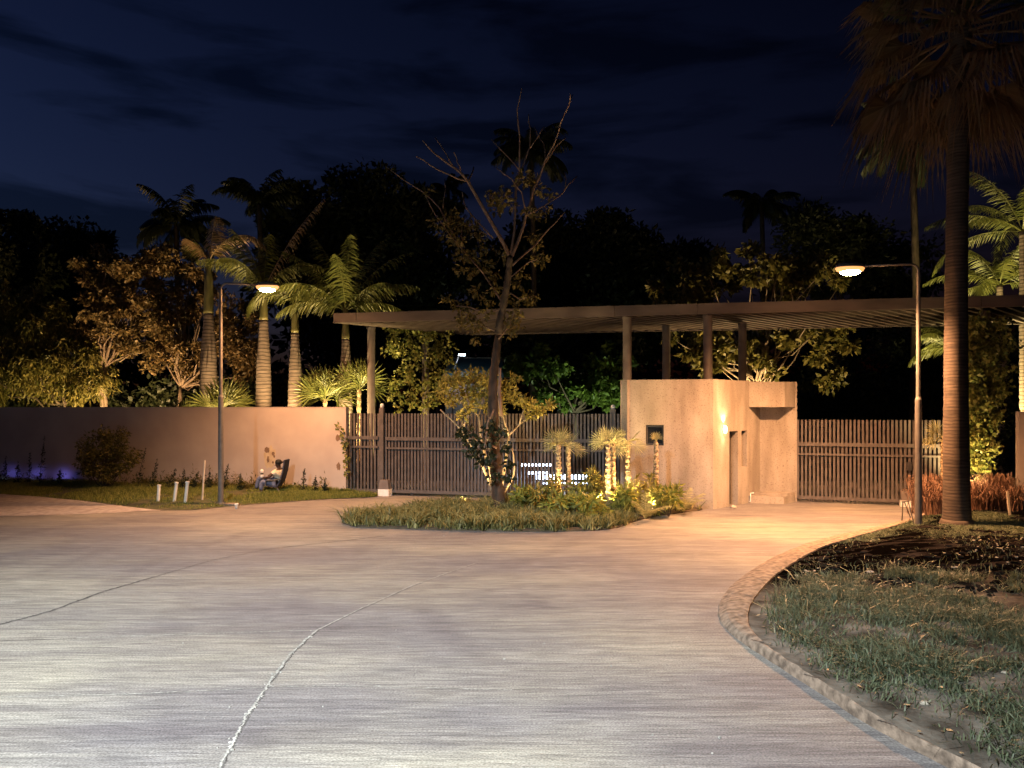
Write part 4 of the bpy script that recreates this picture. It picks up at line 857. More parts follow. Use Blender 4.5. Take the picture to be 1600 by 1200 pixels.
cen_t = px_tree('young_tree', 'tall leaning tree with bare upper branches in the planting bed', 'tree', tb, TY, ct, cc, M['leaf_tree'], M['twig'], 36, .15, .085, 82, jit=.5, droop=.6, limbm=mat('lamplit limb bark', (.15, .09, .06), (.26, .17, .12), 6, .85, bump=.3))  # limbs lighter than the trunk: lamp light painted into their bark colour
b = MB(); r = np.random.default_rng(83)
for px, py, s in [(728, 672, 10), (738, 685, 12), (748, 700, 12), (745, 715, 12), (755, 725, 11), (762, 690, 11), (764, 712, 12), (735, 700, 9), (772, 745, 10), (790, 700, 9), (795, 725, 10), (792, 745, 9), (760, 672, 9), (770, 660, 9), (783, 675, 9), (720, 678, 8)]:
    q = P(px, py, TY - .25 + r.normal(0, .12)); rr = s / F * TY; leaves(b, q, (rr, rr * .8, rr), 34, .14, .10, r, .5)
tag(b.build('climbing_vine', M['leaf_dark'], origin=tb), 'dark creeper on the lower trunk of the leaning tree', 'vine')

# ------------------------------------------------------------------ small fan palms in the bed
def fan_palm(label, px, ytop, ybase, Y, nl, R, seed, up=.5, group='small fan palms in the planting bed', z0=.04, tr=.055, dirs=None, fm=None):
    r = np.random.default_rng(seed); x = (px - 800) / F * Y; t = thing('fan_palm', label, 'palm', (x, Y, z0), group)
    zt = EYE + (HZ - ytop) / F * Y; b = MB(); prof = []
    n = 26
    for i in range(n + 1): prof.append((tr * (1.25 - .35 * i / n) + (.014 if i % 2 else -.006), (zt - z0) * i / n))
    b.lathe((x, Y, z0), prof, 11); b.v = [(v[0] + r.normal(0, .005), v[1] + r.normal(0, .005), v[2]) for v in b.v]; b.build('trunk', M['trunkfan'], t)
    for k in range(nl):
        az = 2 * math.pi * (k * .382 + r.uniform(-.04, .04)); el = up + (k / nl) * 1.5 - 1.05 + r.uniform(-.15, .15)
        if dirs is not None: az, el = math.radians(dirs[k][0]), math.radians(dirs[k][1])
        d = (math.cos(az) * math.cos(el), math.sin(az) * math.cos(el), math.sin(el)); b = MB(); fanleaf(b, (x, Y, zt - .03), d, R, r, 13, 1.35, R * .45, .08, .8, twist=(1 if k % 2 else -1) * r.uniform(.6, 1.3) * abs(math.cos(az))); b.build('frond', fm or M['fan'], t)
    return t
fan_palm('small fan palm in front of the gate lights, nearer of its pair', 873, 694, 785, 18.6, 6, .40, 91, 0.80)
fan_palm('small fan palm behind its twin near the gate lights', 888, 696, 780, 19.2, 5, .40, 92, 0.75)
fan_palm('brightest small fan palm with a spotlit white trunk', 950, 694, 796, 17.8, 7, .40, 93, 0.85)
fan_palm('small fan palm with a reddish trunk behind the brightest one', 958, 692, 780, 18.5, 5, .40, 94, 0.80)
fan_palm('thin fan palm nearest the guardhouse corner', 981, 690, 780, 18.7, 5, .40, 95, 0.70)
fan_palm('small fan palm with a tiny upright tuft under the guardhouse window', 1025, 690, 790, 18.3, 4, .22, 96, .5, dirs=[(80, 80), (190, 72), (0, 70), (-90, 75)])
# spotlights in the bed
def GI(px, py): q = Gd(px, py, .04); return q
def bed_spot(px, Y, tpx, tY, tz, pw, lab, ang=80): garden_spot((P(px, 0, Y).x, Y, .06), (P(tpx, 0, tY).x, tY, tz), pw, lab, ang=ang)
bed_spot(944, 17.30, 950, 17.8, 1.9, 700, 'bed spotlight at the foot of the brightest fan palm')
bed_spot(1018, 17.85, 1025, 18.3, 1.5, 380, 'bed spotlight at the foot of the tufted fan palm')
bed_spot(985, 18.05, 978, 18.7, 1.9, 560, 'bed spotlight between the bright palm and the guardhouse')
bed_spot(866, 18.0, 878, 18.7, 1.8, 700, 'bed spotlight under the pair of fan palms')
bed_spot(728, 18.9, 742, 19.5, 3.0, 620, 'bed spotlight under the yellow lit tree', 115)
bed_spot(806, 18.8, 800, 19.5, 2.3, 380, 'bed spotlight right of the leaning tree trunk', 115)

# shrubs
def shrub(label, px, Y, h, wd, m, seed, n=9, L=.2, W=.05, name='shrub', grp='shrubs in the planting bed', droop=0.0, nl=55, z0=.04, cat='shrub'):
    r = np.random.default_rng(seed); x = (px - 800) / F * Y; t = thing(name, label, cat, (x, Y, z0), grp); b = MB(); s = MB()
    for i in range(n):
        q = Vector((x + r.normal(0, wd * .42), Y + r.normal(0, wd * .35), z0 + h * r.uniform(.3, .95))); leaves(b, q, (wd * .3, wd * .3, h * .22), nl, L, W, r, droop); s.tube(wander((x, Y, z0 - .02), q, 4, .02, r), (.012, .005), 4)
    b.build('foliage', m, t); s.build('stems', M['twig'], t); return t
shrub('dark green shrub just right of the leaning tree', 825, 18.0, 0.74, .55, M['leaf_shrub'], 101)
shrub('yellow lit shrub under the pair of fan palms', 862, 17.7, 0.84, .5, M['leaf_yellow'], 102)
shrub('bushy green shrub between the paired palms and the bright palm', 905, 17.7, 0.74, .6, M['leaf_shrub'], 103)
shrub('bright yellow shrub left of the brightest fan palm', 930, 18.2, 0.94, .42, M['leaf_yellow'], 104)
shrub('green shrub right of the brightest fan palm', 972, 17.5, 0.68, .45, M['leaf_shrub'], 105)
shrub('upright yellow shrub beside the tufted fan palm', 1010, 18.2, 0.97, .4, M['leaf_yellow'], 106)
shrub('low dark shrub near the guardhouse foot', 1045, 18.0, 0.65, .45, M['leaf_shrub'], 107)
shrub('low green shrub at the front of the bed below the fan palms', 890, 17.0, 0.57, .6, M['leaf_shrub'], 108)
for i, (px, Y, lab) in enumerate(((1068, 18.5, 'feathery young palm at the right tip of the bed'), (1008, 17.4, 'feathery young palm at the front right of the bed'))):
    x = (px - 800) / F * Y; r = np.random.default_rng(110 + i); t = thing('young_palm', lab, 'palm', (x, Y, .04), 'feathery young palms in the bed')
    for k in range(8):
        b = MB(); pinnate(b, (x, Y, .05), 2 * math.pi * k / 8 + r.uniform(-.3, .3), math.radians(r.uniform(45, 75)), r.uniform(.55, .8), 1.0, r, nl=16, lf=.2, lw=.02, hang=.3, rr=.007); b.build('frond', M['fan'], t)

# vines on pergola columns
def vine(label, boxes, Y, dep, m, n, seed, L=.13, W=.1):
    r = np.random.default_rng(seed); px = boxes[0][0]; o = Vector(((px - 800) / F * Y, Y, 0)); b = MB()
    for (cx, cy, hx, hy) in boxes:
        k = int(n * hx * hy / 1000)
        for _ in range(k):
            q = P(cx + r.uniform(-1, 1) * hx, cy + r.uniform(-1, 1) * hy, Y); leaves(b, (q.x, Y + r.normal(0, dep), q.z), (.16, .12, .2), 16, L, W, r, .9)
    return tag(b.build('climbing_vine', m, origin=o), label, 'vine', 'climbing vines on the pergola')
vine('leafy vine curtain on the column behind the left gate', [(665, 575, 26, 62), (628, 570, 18, 60), (645, 620, 40, 25), (690, 560, 18, 45), (640, 530, 40, 20)], 25.6, .25, M['leaf_vine'], 26, 121)
vine('dense green vine on the column behind the big palm trunk', [(1522, 570, 12, 75), (1520, 670, 12, 60), (1535, 530, 12, 30), (1548, 600, 8, 60), (1530, 720, 8, 25), (1542, 690, 10, 30), (1515, 600, 10, 100), (1555, 560, 10, 60)], 19.9, .2, M['leaf_vine'], 100, 122, .12, .1)
vine('dark vine on the rear column near the right edge', [(1568, 560, 12, 70), (1565, 670, 14, 80)], 22.2, .2, M['leaf_dark'], 40, 123)
b = MB(); r = np.random.default_rng(124)
for (px, py) in [(536, 684), (539, 692), (537, 700), (541, 708), (540, 716), (538, 724), (542, 735), (541, 742), (530, 668), (528, 667), (534, 674), (537, 765), (534, 770), (540, 690), (543, 715)]:
    q = P(px, py, 22.55); leaves(b, q, (.07, .05, .08), 9, .11, .09, r, .6)
tag(b.build('climbing_vine', M['leaf_vine'], origin=(P(538, 700, 22.55).x, 22.55, 0)), 'thin ivy climbing the right end of the long wall', 'vine')

# fan palms behind the long wall
for i, (lab, px, yt, Y, R, nl) in enumerate((('low fan palm behind the wall left of the lamp post', 288, 622, 26.3, .6, 10), ('big fan palm behind the wall at the left lamp post', 348, 606, 25.8, .85, 12), ('fan palm behind the wall between two royal palms', 508, 590, 25.3, .85, 12), ('upright fan palm behind the wall beside the pergola column', 561, 575, 24.9, .8, 8))):
    fan_palm(lab, px, yt + 34, 700, Y, nl + 4, R * 1.1, 130 + i, 1.05, 'fan palms behind the long wall', 0, .07, fm=M['frond'])

# uplights behind the wall and elsewhere
def up(px, Y, target_px, target_py, tY, power, label, ang=80, col=(1, .66, .28), z=.0):
    garden_spot((P(px, 0, Y).x, Y, z), P(target_px, target_py, tY), power * 3.9, label, col, ang)
up(345, 25.2, 335, 400, 27.5, 800, 'uplight behind the wall under the thick royal palm', 52)
up(425, 24.6, 425, 400, 26.5, 1000, 'uplight behind the wall under the slanting frond palm', 52)
up(475, 24.4, 470, 500, 26.0, 260, 'uplight behind the wall under the slim royal palm', 52)
up(530, 23.9, 545, 440, 25.6, 1200, 'uplight behind the wall under the full crowned royal palm', 62, (1, .74, .30))
up(120, 27.8, 90, 560, 30, 420, 'uplight behind the wall under the weeping tree', 110, (1, .72, .26))
up(220, 28.2, 220, 470, 31, 1100, 'uplight behind the wall under the brown trees', 110, (1, .60, .26))
up(640, 23.6, 645, 570, 25.6, 240, 'uplight behind the left gate under the vine', 100, (1, .72, .3))
up(1180, 25.0, 1170, 470, 27, 800, 'uplight behind the guardhouse under the spreading tree', 120, (1, .68, .3))
up(1526, 18.7, 1530, 540, 20.2, 340, 'added uplight beside the vine covered column', 100, (1, .72, .3))  # added to brighten the vine in place of street lamp light

# right-hand palms
def bigpalm():
    q = Gv(1495, 821); Y = q.y; x = q.x; zt = EYE + (HZ - 42) / F * Y; t = thing('fan_palm_tree', 'big tall palm with brown trunk and shaggy hanging crown', 'palm tree', q)
    b = MB(); prof = []
    nP = 90
    for i in range(nP + 1):
        u = i / nP; rr = .20 + .062 * (1 - u) ** 2.2 + .03 * math.exp(-u * 40); prof.append((rr + rnd.uniform(-.004, .004), (zt - q.z) * u))
    b.lathe((x, Y, q.z), prof, 20); 
    lean = lambda z: .10 * ((z - q.z) / (zt - q.z))
    b.v = [(v[0] + lean(v[2]) - .12 * math.sin((v[2] - q.z) / (zt - q.z) * 3.14) * .5, v[1], v[2]) for v in b.v]; b.build('trunk', M['bigpalm'], t, smooth=True)
    b = MB(); b.lathe((x, Y, q.z - .05), [(.37, 0), (.34, .07), (.31, .14), (.295, .18)], 16); b.build('root_flare', M['bigpalm'], t, smooth=True)
    r = np.random.default_rng(141); top = Vector((x + .10, Y, zt))
    for k in range(72):
        az = 2 * math.pi * k * .382; u = k / 72; el = math.radians(-56 + 125 * u + r.uniform(-10, 10)); R = r.uniform(1.1, 1.4)
        d = (math.cos(az) * math.cos(el), math.sin(az) * math.cos(el), math.sin(el)); b = MB()
        fanleaf(b, top + Vector((0, 0, -.4 + .9 * u)), d, R, r, 26, 1.35, r.uniform(1.1, 1.8), .75 if u < .6 else .4, 1.0, .02); b.build('frond', M['skirt'] if u < .62 else M['frond'], t)
bigpalm()
def feather(label, px, ytop, Y, n, L, seed, grp, tr=.10, azr=None, lf=.5):
    r = np.random.default_rng(seed); x = (px - 800) / F * Y; t = thing('feather_palm', label, 'palm tree', (x, Y, 0), grp); zt = EYE + (HZ - ytop) / F * Y
    prof = [(tr + (.010 if i % 2 else -.004), zt * i / 60) for i in range(61)]; b = MB(); b.lathe((x, Y, 0), prof, 14); b.build('trunk', M['royal'], t, smooth=True)
    for k in range(n):
        b = MB(); pinnate(b, (x, Y, zt), 2 * math.pi * k * .382 + r.uniform(-.2, .2), math.radians(80 - 75 * k / n), L * r.uniform(.85, 1.1), r.uniform(1.3, 1.9), r, nl=46, lf=lf, lw=.035, hang=.6); b.build('frond', M['frond'], t)
GF = 'feathery palms at the right edge'
feather('tall feathery palm at the right edge with a ringed trunk', 1598, 362, 25.6, 16, 3.4, 151, GF)
feather('shorter feathery palm lit from below at the right edge', 1562, 446, 27.5, 15, 2.6, 152, GF)
feather('feathery palm peeping out left of the big palm trunk', 1490, 545, 25.4, 10, 1.6, 153, GF)
up(1560, 24.2, 1585, 350, 25.6, 1500, 'uplight under the tall feathery palm', 90, (1, .78, .3)); up(1545, 25.9, 1558, 430, 27.5, 900, 'uplight under the shorter feathery palm', 100, (1, .8, .3))
fan_palm('small fan palm beside the big trunk near the right gate post', 1474, 682, 800, 18.6, 11, .42, 155, .5, 'fan palms at the right gate', .02)
# red fountain grass clumps
def fountain(label, px, Y, h, wd, n, seed):
    r = np.random.default_rng(seed); x = (px - 800) / F * Y; base = np.stack([x + r.normal(0, wd * .25, n), Y + r.normal(0, wd * .2, n), np.full(n, .02)], 1)
    a = r.uniform(0, 2 * math.pi, n); out = np.stack([np.cos(a), np.sin(a), np.zeros(n)], 1); hh = r.uniform(.6, 1.1, n)[:, None] * h; up_ = np.array([[0, 0, 1.0]]); sd = np.stack([-out[:, 1], out[:, 0], np.zeros(n)], 1) * .009
    m1 = base + up_ * hh * .6 + out * wd * .18; m2 = base + up_ * hh * .95 + out * wd * .42; tip = base + up_ * hh * .82 + out * wd * .7
    V = np.stack([base - sd, base + sd, m1 + sd, m1 - sd, m2 + sd * .9, m2 - sd * .9, tip], 1); b = MB(); b.arr(V, [(0, 1, 2, 3), (3, 2, 4, 5), (5, 4, 6)])
    tag(b.build('fountain_grass', M['grass_red'], origin=(x, Y, 0)), label, 'ornamental grass', 'reddish fountain grasses by the right gate')
fountain('reddish grass clump right of the lamp post', 1450, 18.4, .95, .65, 420, 161); fountain('reddish grass clump left of the big palm trunk', 1466, 17.9, .8, .5, 360, 162)
fountain('reddish grass clump right of the big palm trunk', 1530, 18.2, .8, .6, 380, 163); fountain('tall reddish grass by the column base', 1555, 18.6, .95, .6, 380, 164); fountain('reddish grass clump at the wall end', 1580, 18.1, .7, .5, 320, 165)

# stakes, pipes, folding stand
def stake(name, label, cat, p, top, r, m, grp=None, cap=False):
    t = thing(name, label, cat, p, grp); b = MB(); b.tube([p - Vector((0, 0, .05)), top], r, 10); b.build('shaft', m, t, smooth=False)
    if cap:
        b = MB(); d = (top - p).normalized(); b.tube([top - d * .03, top + d * .012], r * 1.25, 10); b.build('cap', m, t)
    return t
for (px0, y0, px1, y1, lab) in ((247, 783, 248.5, 758, 'white pipe standing farthest from the lamp post, shortest of three'), (272, 783, 276, 754, 'middle one of the three leaning white pipes'), (289, 785, 293, 753, 'white pipe nearest the tall stick and lamp post')):
    p = Gl(px0, y0); stake('pipe_stub', lab, 'pipe', p, P(px1, y1, p.y), .042, M['white'], 'white pipes standing in the grass', True)
p = Gl(316, 781); b = MB(); b.tube([p - Vector((0, 0, .05)), P(320, 719, p.y)], (.026, .022), 7); tag(b.build('stake', M['wood'], origin=p), 'tall pale stick standing in the grass left of the lamp post', 'stake')
p = Gd(369.5, 795); cp = thing('cup', 'white plastic cup dropped at the road edge by the lamp', 'cup', p); b = MB(); b.lathe(p, [(.035, 0), (.05, .11), (.053, .112), (.046, .113), (.03, .02)], 12); b.build('body', M['white'], cp, smooth=True)
b = MB(); b.lathe(p + Vector((0, 0, .113)), [(.054, 0), (.054, .012), (.04, .02), (.01, .021)], 12); b.build('lid', M['white'], cp)
p = Gv(1578, 806); b = MB(); b.bar(p, P(1574, 768, p.y), .05, .02); tag(b.build('stake', M['wood'], origin=p), 'pale wooden stake leaning near the right wall end', 'stake')
fs0 = Gd(1415, 822, .02); fst = thing('folding_stand', 'thin black folding stand beside the right lamp post', 'stand', fs0)
for a, c in (((1409, 818), (1411, 784)), ((1430, 826), (1419, 783)), ((1424, 812), (1413, 784))):
    q = Gd(*a, .02); b = MB(); b.tube([q, P(c[0], c[1], fs0.y)], .011, 6); b.build('leg', M['dark'], fst)
b = MB(); b.tube([P(1409, 784, fs0.y), P(1421, 783, fs0.y)], .012, 6); b.build('top_bar', M['dark'], fst)
# valve box slab by lamp, bin-like bush, weeds
b_l = Gl(163, 757)
b = MB(); r = np.random.default_rng(171); q0 = Vector((P(163, 0, 23.3).x, 23.3, .12)); bt = thing('bush', 'round dark bush against the long wall on the left', 'bush', q0); st_ = MB()
for i in range(46):
    d = r.normal(size=3); d /= np.linalg.norm(d); d *= r.random() ** .4; q = P(168 + d[0] * 43, 709 - d[2] * 43, 23.3 + d[1] * .6); leaves(b, q, (.25, .25, .22), 90, .13, .045, r, .1); st_.tube(wander(q0, q, 4, .05, r), (.014, .005), 4)
b.build('foliage', M['leaf_olive'], bt); st_.build('stems', M['bark'], bt)
def weed(label, px, Y, h, seed, lean=0.0):
    r = np.random.default_rng(seed); x = (px - 800) / F * Y; z0 = .10; o = Vector((x, Y, z0)); b = MB(); h *= 1.25; top = Vector((x + lean, Y, z0 + h)); b.tube([o, o.lerp(top, .5) + Vector((-lean * .15, 0, 0)), top], (.012, .003), 5)
    for k in range(26):
        u = r.uniform(.05, 1); q = o.lerp(top, u); leaves(b, q, (.09 * (1.15 - u), .09 * (1.15 - u), .06), 5, .12 * (1.2 - u), .035, r, -.3)
    tag(b.build('weed', M['leaf_dark'], origin=o), label, 'weed', 'tall weeds along the long wall')
for i, (px, Y, h, ln, lab) in enumerate(((5, 24.6, .75, .1, 'tall weed at the far left edge against the blue glow'), (28, 24.5, .6, 0, 'thin weed second from the left edge'), (46, 24.4, .85, .02, 'weed beside the tallest weed on its left'), (62, 24.3, 1.3, .16, 'tallest weed, dark spire against the wall'), (92, 24.2, .45, .05, 'short weed between the tallest weed and the bush'),
        (215, 23.3, 1.0, .25, 'tall leaning weed right of the bush'), (236, 23.2, .75, .2, 'medium leaning weed right of the bush'), (262, 23.1, .5, .25, 'low weed behind the shortest white pipe'), (285, 23.0, .5, .05, 'bushy weed behind the white pipes'), (300, 22.9, .45, .2, 'weed leaning behind the tall pale stick'), (350, 22.8, .62, .12, 'weed just right of the lamp post'),
        (375, 22.7, .4, .02, 'small weed between the lamp post and the seated man'), (474, 22.4, .55, .03, 'upright weed right of the seated man'), (492, 22.4, .35, .02, 'small weed farther right of the seated man'), (325, 22.9, .45, .05, 'weed behind the lamp post foot'), (508, 22.4, .25, .0, 'smallest weed near the right end of the wall'))):
    weed(lab, px, Y, h, 180 + i, ln)
b = MB(); r = np.random.default_rng(201)
for i in range(240):
    px_ = r.uniform(225, 440) if i < 170 else r.uniform(-40, 535); q = on_wall(px_, 0, r.uniform(.08, .5)); hgt = abs(r.normal(0, .16)) + .06
    leaves(b, (q.x, q.y, .10 + hgt * .5), (.14, .08, hgt), 22, .12, .03, r, -.5)
tag(b.build('undergrowth', M['leaf_olive']), 'low weedy growth along the foot of the long wall', 'undergrowth', kind='stuff')
# blue ground light by the wall
for px_, lab_ in ((18, 'blue spotlight washing the wall foot at the left edge'), (60, 'blue spotlight washing the wall foot behind the tallest weed'), (100, 'blue spotlight washing the wall foot beside the round bush')):
    bq = on_wall(px_, .10, .42); garden_spot(bq, on_wall(px_, .12, 0), 9, lab_, (.17, .17, 1.0), 150, M['lens_blue'], .15)
# grey irrigation cover by lamp base
q = Gl(358, 789); b = MB(); b.box((q.x, q.y, q.z + .02), (.5, .25, .05)); tag(b.build('cover_slab', M['kerb'], origin=q), 'flat concrete slab at the foot of the left lamp post', 'slab')

# light bars behind the left gate
for (x0, x1, y, Y, hh, lab) in ((815, 861, 726.5, 23.6, .06, 'top short row of white lights behind the left gate'), (824, 857, 739, 23.5, .07, 'middle short row of white lights behind the left gate'), (838, 931, 745.5, 23.3, .13, 'longest brightest row of white lights behind the left gate'), (849, 922, 755, 23.2, .04, 'lowest thin row of white lights behind the left gate')):
    a, c = P(x0, y, Y), P(x1, y, Y); t = thing('light_bar', lab, 'light bar', a, 'rows of white lights behind the gate')
    b = MB(); b.bar(a + Vector((0, .05, 0)), c + Vector((0, .05, 0)), .06, hh + .03); b.build('housing', M['dark'], t)
    b = MB(); b.bar(a, c, .03, hh); b.build('lamp_lens', M['led'], t)
    b = MB()
    for s in (a.lerp(c, .12), a.lerp(c, .88)): b.tube([(s.x, s.y + .05, 0), (s.x, s.y + .05, s.z)], .015, 6)
    b.build('stand', M['dark'], t)

# shed with teal roof and white lamp, far behind
sY = 45; s0 = P(690, 0, sY).x; s1 = P(790, 0, sY).x
sh = thing('shed', 'shed with a teal sheet roof lit by a white lamp', 'shed', (s0, sY, 0)); zr0 = EYE + (HZ - 588) / F * sY; zr1 = EYE + (HZ - 560) / F * (sY + 3)
b = MB(); b.box(((s0 + s1) / 2, sY + 2.2, zr0 / 2), (s1 - s0 - .4, 4, zr0)); b.build('wall', M['plaster'], sh)
b = MB(); b.add([(s0, sY, zr0), (s1, sY, zr0), (s1 - .3, sY + 3, zr1), (s0 + .3, sY + 3, zr1), (s0, sY, zr0 - .08), (s1, sY, zr0 - .08), (s1 - .3, sY + 3, zr1 - .08), (s0 + .3, sY + 3, zr1 - .08)], [(0, 1, 2, 3), (7, 6, 5, 4), (0, 4, 5, 1), (1, 5, 6, 2), (2, 6, 7, 3), (3, 7, 4, 0)])
rf = b.build('roof', M['teal'], sh); b = MB(); b.bar((s0 + .3, sY + 3, zr1 + .03), (s1 - .3, sY + 3, zr1 + .03), .2, .05); b.build('ridge', M['pole'], rf)
lp = P(722, 554, 44.5); lt = thing('flood_lamp', 'small cool white lamp on a leaning post behind the trees', 'lamp', (lp.x - .6, 44.5, 0))
b = MB(); b.tube([(lp.x - .6, 44.5, 0), (lp.x - .5, 44.5, lp.z - .9), (lp.x - .15, 44.5, lp.z + .05)], .04, 7); b.build('post', M['pole'], lt)
b = MB(); b.box((lp.x, 44.5, lp.z + .05), (.42, .25, .06)); hd = b.build('lamp_head', M['pole'], lt); b = MB(); b.box((lp.x, 44.5, lp.z - .02), (.38, .22, .07)); b.build('lamp_lens', M['lens_white'], hd)
spot('flood_lamp_light', (lp.x, 44.4, lp.z - .1), (lp.x + 1, 44, 0), 160, (.72, .88, 1), 150, .5, .1, lt)
garden_spot((P(905, 0, 35.2).x, 35.2, 0), P(905, 610, 38), 900, 'cool white uplight under the green tree', (.85, 1, .62), 85, M['lens_white'])

# utility pole and cables
uY = 58; ut = P(684, 462, uY); up_t = thing('utility_pole', 'distant utility pole with a crossarm and insulators', 'utility pole', (ut.x, uY, 0))
b = MB(); b.tube([(ut.x, uY, 0), (ut.x, uY, ut.z + .1)], (.16, .11), 9); b.build('pole', M['pole'], up_t)
b = MB(); b.box((ut.x, uY - .14, ut.z - .2), (1.9, .1, .12)); b.build('crossarm', M['palebark'], up_t)
for dx in (-.85, -.1, .45, .85):
    b = MB(); b.lathe((ut.x + dx, uY - .14, ut.z - .14), [(.03, 0), (.07, .04), (.05, .12), (.07, .18), (.04, .28), (.01, .3)], 8); b.build('insulator', M['insul'], up_t)
def cable(label, a, c, sag, r=.018):
    pts = [a.lerp(c, i / 14) - Vector((0, 0, sag * 4 * (i / 14) * (1 - i / 14))) for i in range(15)]; b = MB(); b.tube(pts, r, 5); tag(b.build('power_line', M['pole'], origin=a), label, 'cable', 'power lines behind the pergola')
cable('power line running right from the utility pole', Vector((ut.x + .85, uY, ut.z + .1)), P(1240, 480, 60), .3); cable('power line running left from the utility pole crossarm', Vector((ut.x - .85, uY, ut.z + .1)), P(500, 505, 50), .4)
cable('lower power line crossing under the pergola roof', P(700, 555, 40), P(1010, 568, 40), .15, .012); cable('lowest power line crossing above the left gate', P(700, 586, 40), P(1010, 592, 40), .1, .010)

# ------------------------------------------------------------------ man in a reclining chair
CY = 22.35
def Q(px, py, dy=0.0): p = P(px, py, CY); return Vector((p.x, CY + dy, p.z))
zg = lz(Q(420, 768).x, CY)
ch = thing('reclining_chair', 'dark reclining chair under the seated man by the wall', 'chair', Vector((Q(432, 768).x, CY, zg)))
b = MB(); pts = [Q(449, 718), Q(446.5, 735), Q(441.5, 752), Q(436.5, 760)]
def sheet(mb, pts, hw, th):
    pts = [Vector(p) for p in pts]; vs = []
    for i, p in enumerate(pts):
        t = (pts[min(i + 1, len(pts) - 1)] - pts[max(i - 1, 0)]).normalized(); nrm = Vector((t.z, 0, -t.x)) * th
        vs += [p + Vector((0, -hw, 0)), p + Vector((0, hw, 0)), p + Vector((0, hw, 0)) + nrm, p + Vector((0, -hw, 0)) + nrm]
    n = len(pts); fs = [(0, 1, 2, 3), (4 * n - 1, 4 * n - 2, 4 * n - 3, 4 * n - 4)]
    for i in range(n - 1):
        for k in range(4): fs.append((4 * i + k, 4 * (i + 1) + k, 4 * (i + 1) + (k + 1) % 4, 4 * i + (k + 1) % 4))
    mb.add(vs, fs)
sheet(b, pts, .25, .035); b.build('backrest', M['sling'], ch)
b = MB(); sheet(b, [Q(436.5, 760.5), Q(426, 759), Q(414, 757.5)], .25, .035); b.build('seat', M['sling'], ch)
for dy in (-.25, .25):
    b = MB(); b.tube([Q(437, 761, dy), Vector((Q(441, 0).x, CY + dy, zg - .02))], .018, 6); b.build('leg', M['pole'], ch)
    b = MB(); b.tube([Q(417, 758.5, dy), Vector((Q(412, 0).x, CY + dy, zg - .02))], .018, 6); b.build('leg', M['pole'], ch)
    b = MB(); b.tube([Q(443, 747, dy * 1.12), Q(432, 749, dy * 1.12), Q(420, 750, dy * 1.12), Q(419, 758, dy * 1.12)], .018, 6); b.build('armrest', M['pole'], ch)
# body: one skinned figure
def skinned(name, joints, edges, m, parent, root, lev=2):
    o0 = WL[parent.name]; me = bpy.data.meshes.new(name); me.from_pydata([tuple(j[0] - o0) for j in joints], edges, []); o = bpy.data.objects.new(name, me); COL.objects.link(o); o.parent = parent; WL[o.name] = Vector(o0)
    o.modifiers.new('skin', 'SKIN'); sub = o.modifiers.new('sub', 'SUBSURF'); sub.levels = lev; sub.render_levels = lev
    for i, j in enumerate(joints):
        sv = me.skin_vertices[0].data[i]; rr = j[1]; sv.radius = (rr, rr) if not hasattr(rr, '__len__') else rr; sv.use_root = (i == root)
    me.materials.append(m); return o
man = thing('person', 'man in a cream shirt and blue jeans reclining with one arm behind his head', 'person', Vector((Q(430, 755).x, CY, zg + .35)))
H = Q(431.5, 752.5)                           # pelvis
SHl, SHr = Q(430, 736, -.17), Q(440, 734.5, .17)
sk = [(H, .125), (Q(434, 745), .125), (Q(436.5, 737), .125), (Q(436.5, 732.5), .055), (Q(435.5, 729), .062), (Q(434.3, 725.8), .092), (Q(433.6, 722.8), .075),
      (Q(431.8, 736.5, -.18), .06), (Q(424, 745, -.30), .045), (Q(416, 746.5, -.16), .034), (Q(414, 746, -.13), .03),
      (Q(440.5, 734.5, .16), .06), (Q(447, 720, .24), .047), (Q(440, 722.2, .10), .034), (Q(438.3, 723, .07), .03),
      (Q(428, 753.5, -.10), .095), (Q(411.5, 752, -.16), .068), (Q(411, 760, -.17), .055), (Q(410.5, 767, -.18), .04), (Q(406, 768.2, -.19), .034),
      (Q(428, 751.5, .10), .095), (Q(401.5, 747.5, .22), .068), (Q(398.5, 757, .23), .055), (Q(396, 765.5, .24), .04), (Q(391.5, 766.5, .25), .034)]
ed = [(0, 1), (1, 2), (2, 3), (3, 4), (4, 5), (5, 6), (2, 7), (7, 8), (8, 9), (9, 10), (2, 11), (11, 12), (12, 13), (13, 14), (0, 15), (15, 16), (16, 17), (17, 18), (18, 19), (0, 20), (20, 21), (21, 22), (22, 23), (23, 24)]
skinned('body', sk, ed, M['skin'], man, 0)
grow = lambda i, k: (sk[i][0], sk[i][1] + k)
skinned('shirt', [grow(0, .012), grow(1, .02), grow(2, .018), (Q(436.6, 734.2), .075), grow(7, .022), (sk[7][0].lerp(sk[8][0], .55), .068), grow(11, .022), (sk[11][0].lerp(sk[12][0], .5), .068)], [(0, 1), (1, 2), (2, 3), (2, 4), (4, 5), (2, 6), (6, 7)], M['shirt'], man, 0)
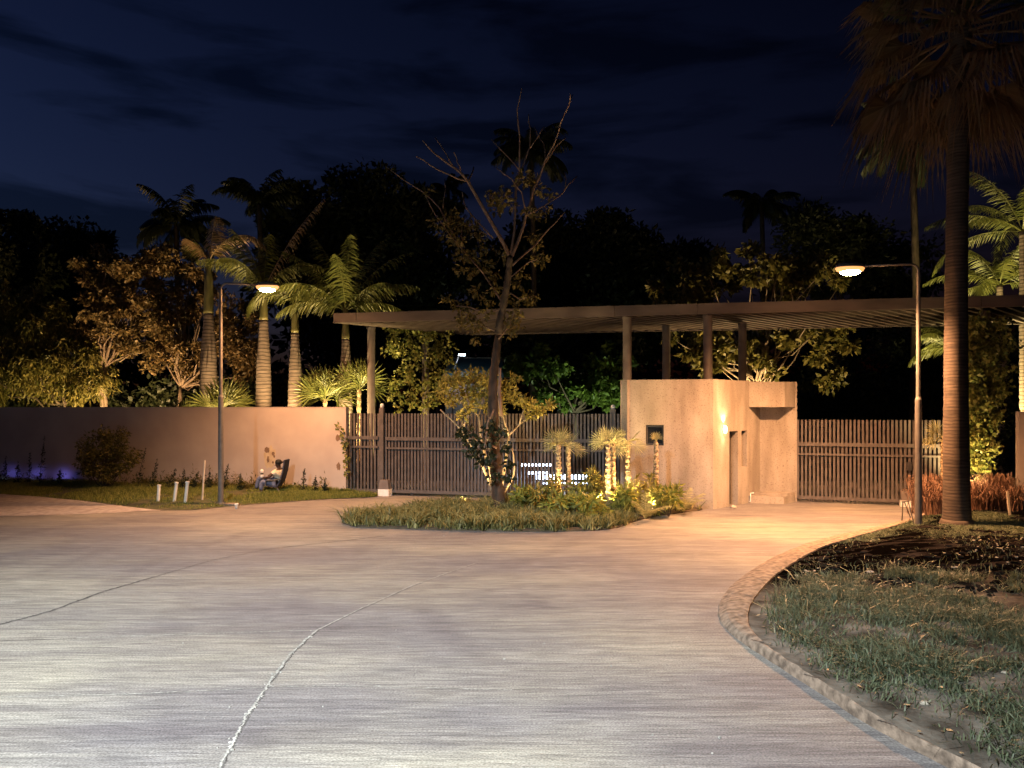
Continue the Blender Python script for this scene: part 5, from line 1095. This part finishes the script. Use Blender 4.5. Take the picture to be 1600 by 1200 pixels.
skinned('jeans', [(H + Vector((0, 0, -.01)), .14), grow(15, .02), grow(16, .018), grow(17, .018), (sk[18][0] + Vector((0, 0, .03)), .055), grow(20, .02), grow(21, .018), grow(22, .018), (sk[23][0] + Vector((0, 0, .03)), .055)], [(0, 1), (1, 2), (2, 3), (3, 4), (0, 5), (5, 6), (6, 7), (7, 8)], M['jeans'], man, 0)
b = MB(); c = Q(434.6, 724.2); 
b.lathe(c + Vector((.012, 0, .02)), [(.095, -.03), (.1, .02), (.085, .07), (.05, .098), (.01, .105)], 14, 1, .92); b.build('hair', M['hair'], man, smooth=True)
for dy in (-.035, .035):
    b = MB(); b.lathe(Q(430.0, 725.4, dy), [(.003, -.012), (.012, -.006), (.013, .004), (.003, .011)], 8); b.build('eye', M['white'], man, smooth=True)
b = MB(); b.tube([Q(429.9, 726.0), Q(429.2, 727.0)], (.012, .018), 6); b.build('nose', M['skin'], man, smooth=True)
# fingers on both hands
for (root_, dirv) in ((sk[10][0], Vector((-.9, .25, -.1))), (sk[14][0], Vector((-.8, -.5, .2)))):
    for i in range(5):
        o_ = Vector((0, (i - 2) * .018, (.02 if i == 4 else 0))); L_ = (.07, .08, .085, .078, .05)[i]; d_ = dirv.normalized(); b = MB()
        p0 = root_ + o_ + d_ * .01; b.tube([p0, p0 + d_ * L_ * .5, p0 + d_ * L_ * .8 + Vector((0, 0, -.02)), p0 + d_ * L_ * .9 + Vector((0, 0, -.045))], (.009, .006), 6); b.build('finger', M['skin'], man, smooth=True)
for i_ in (19, 24):
    q = sk[i_][0]; b = MB(); b.lathe(q + Vector((.03, 0, -.035)), [(.05, 0), (.055, .02), (.045, .06), (.01, .075)], 10, 2.0, .85); b.build('shoe', M['dark'], man, smooth=True)
bt_ = thing('bottle', 'white bottle with a dark band held on the man\'s lap', 'bottle', Q(411.3, 745.5, -.12))
q = Q(411.3, 745.5, -.12); b = MB(); b.lathe(q, [(.04, 0), (.05, .02), (.05, .09)], 12); b.build('base', M['white'], bt_)
b = MB(); b.lathe(q, [(.0505, .09), (.045, .12), (.03, .135)], 12); b.build('band', M['dark'], bt_)
b = MB(); b.lathe(q, [(.03, .135), (.05, .15), (.052, .21), (.03, .235), (.01, .24)], 12); b.build('cap', M['white'], bt_)
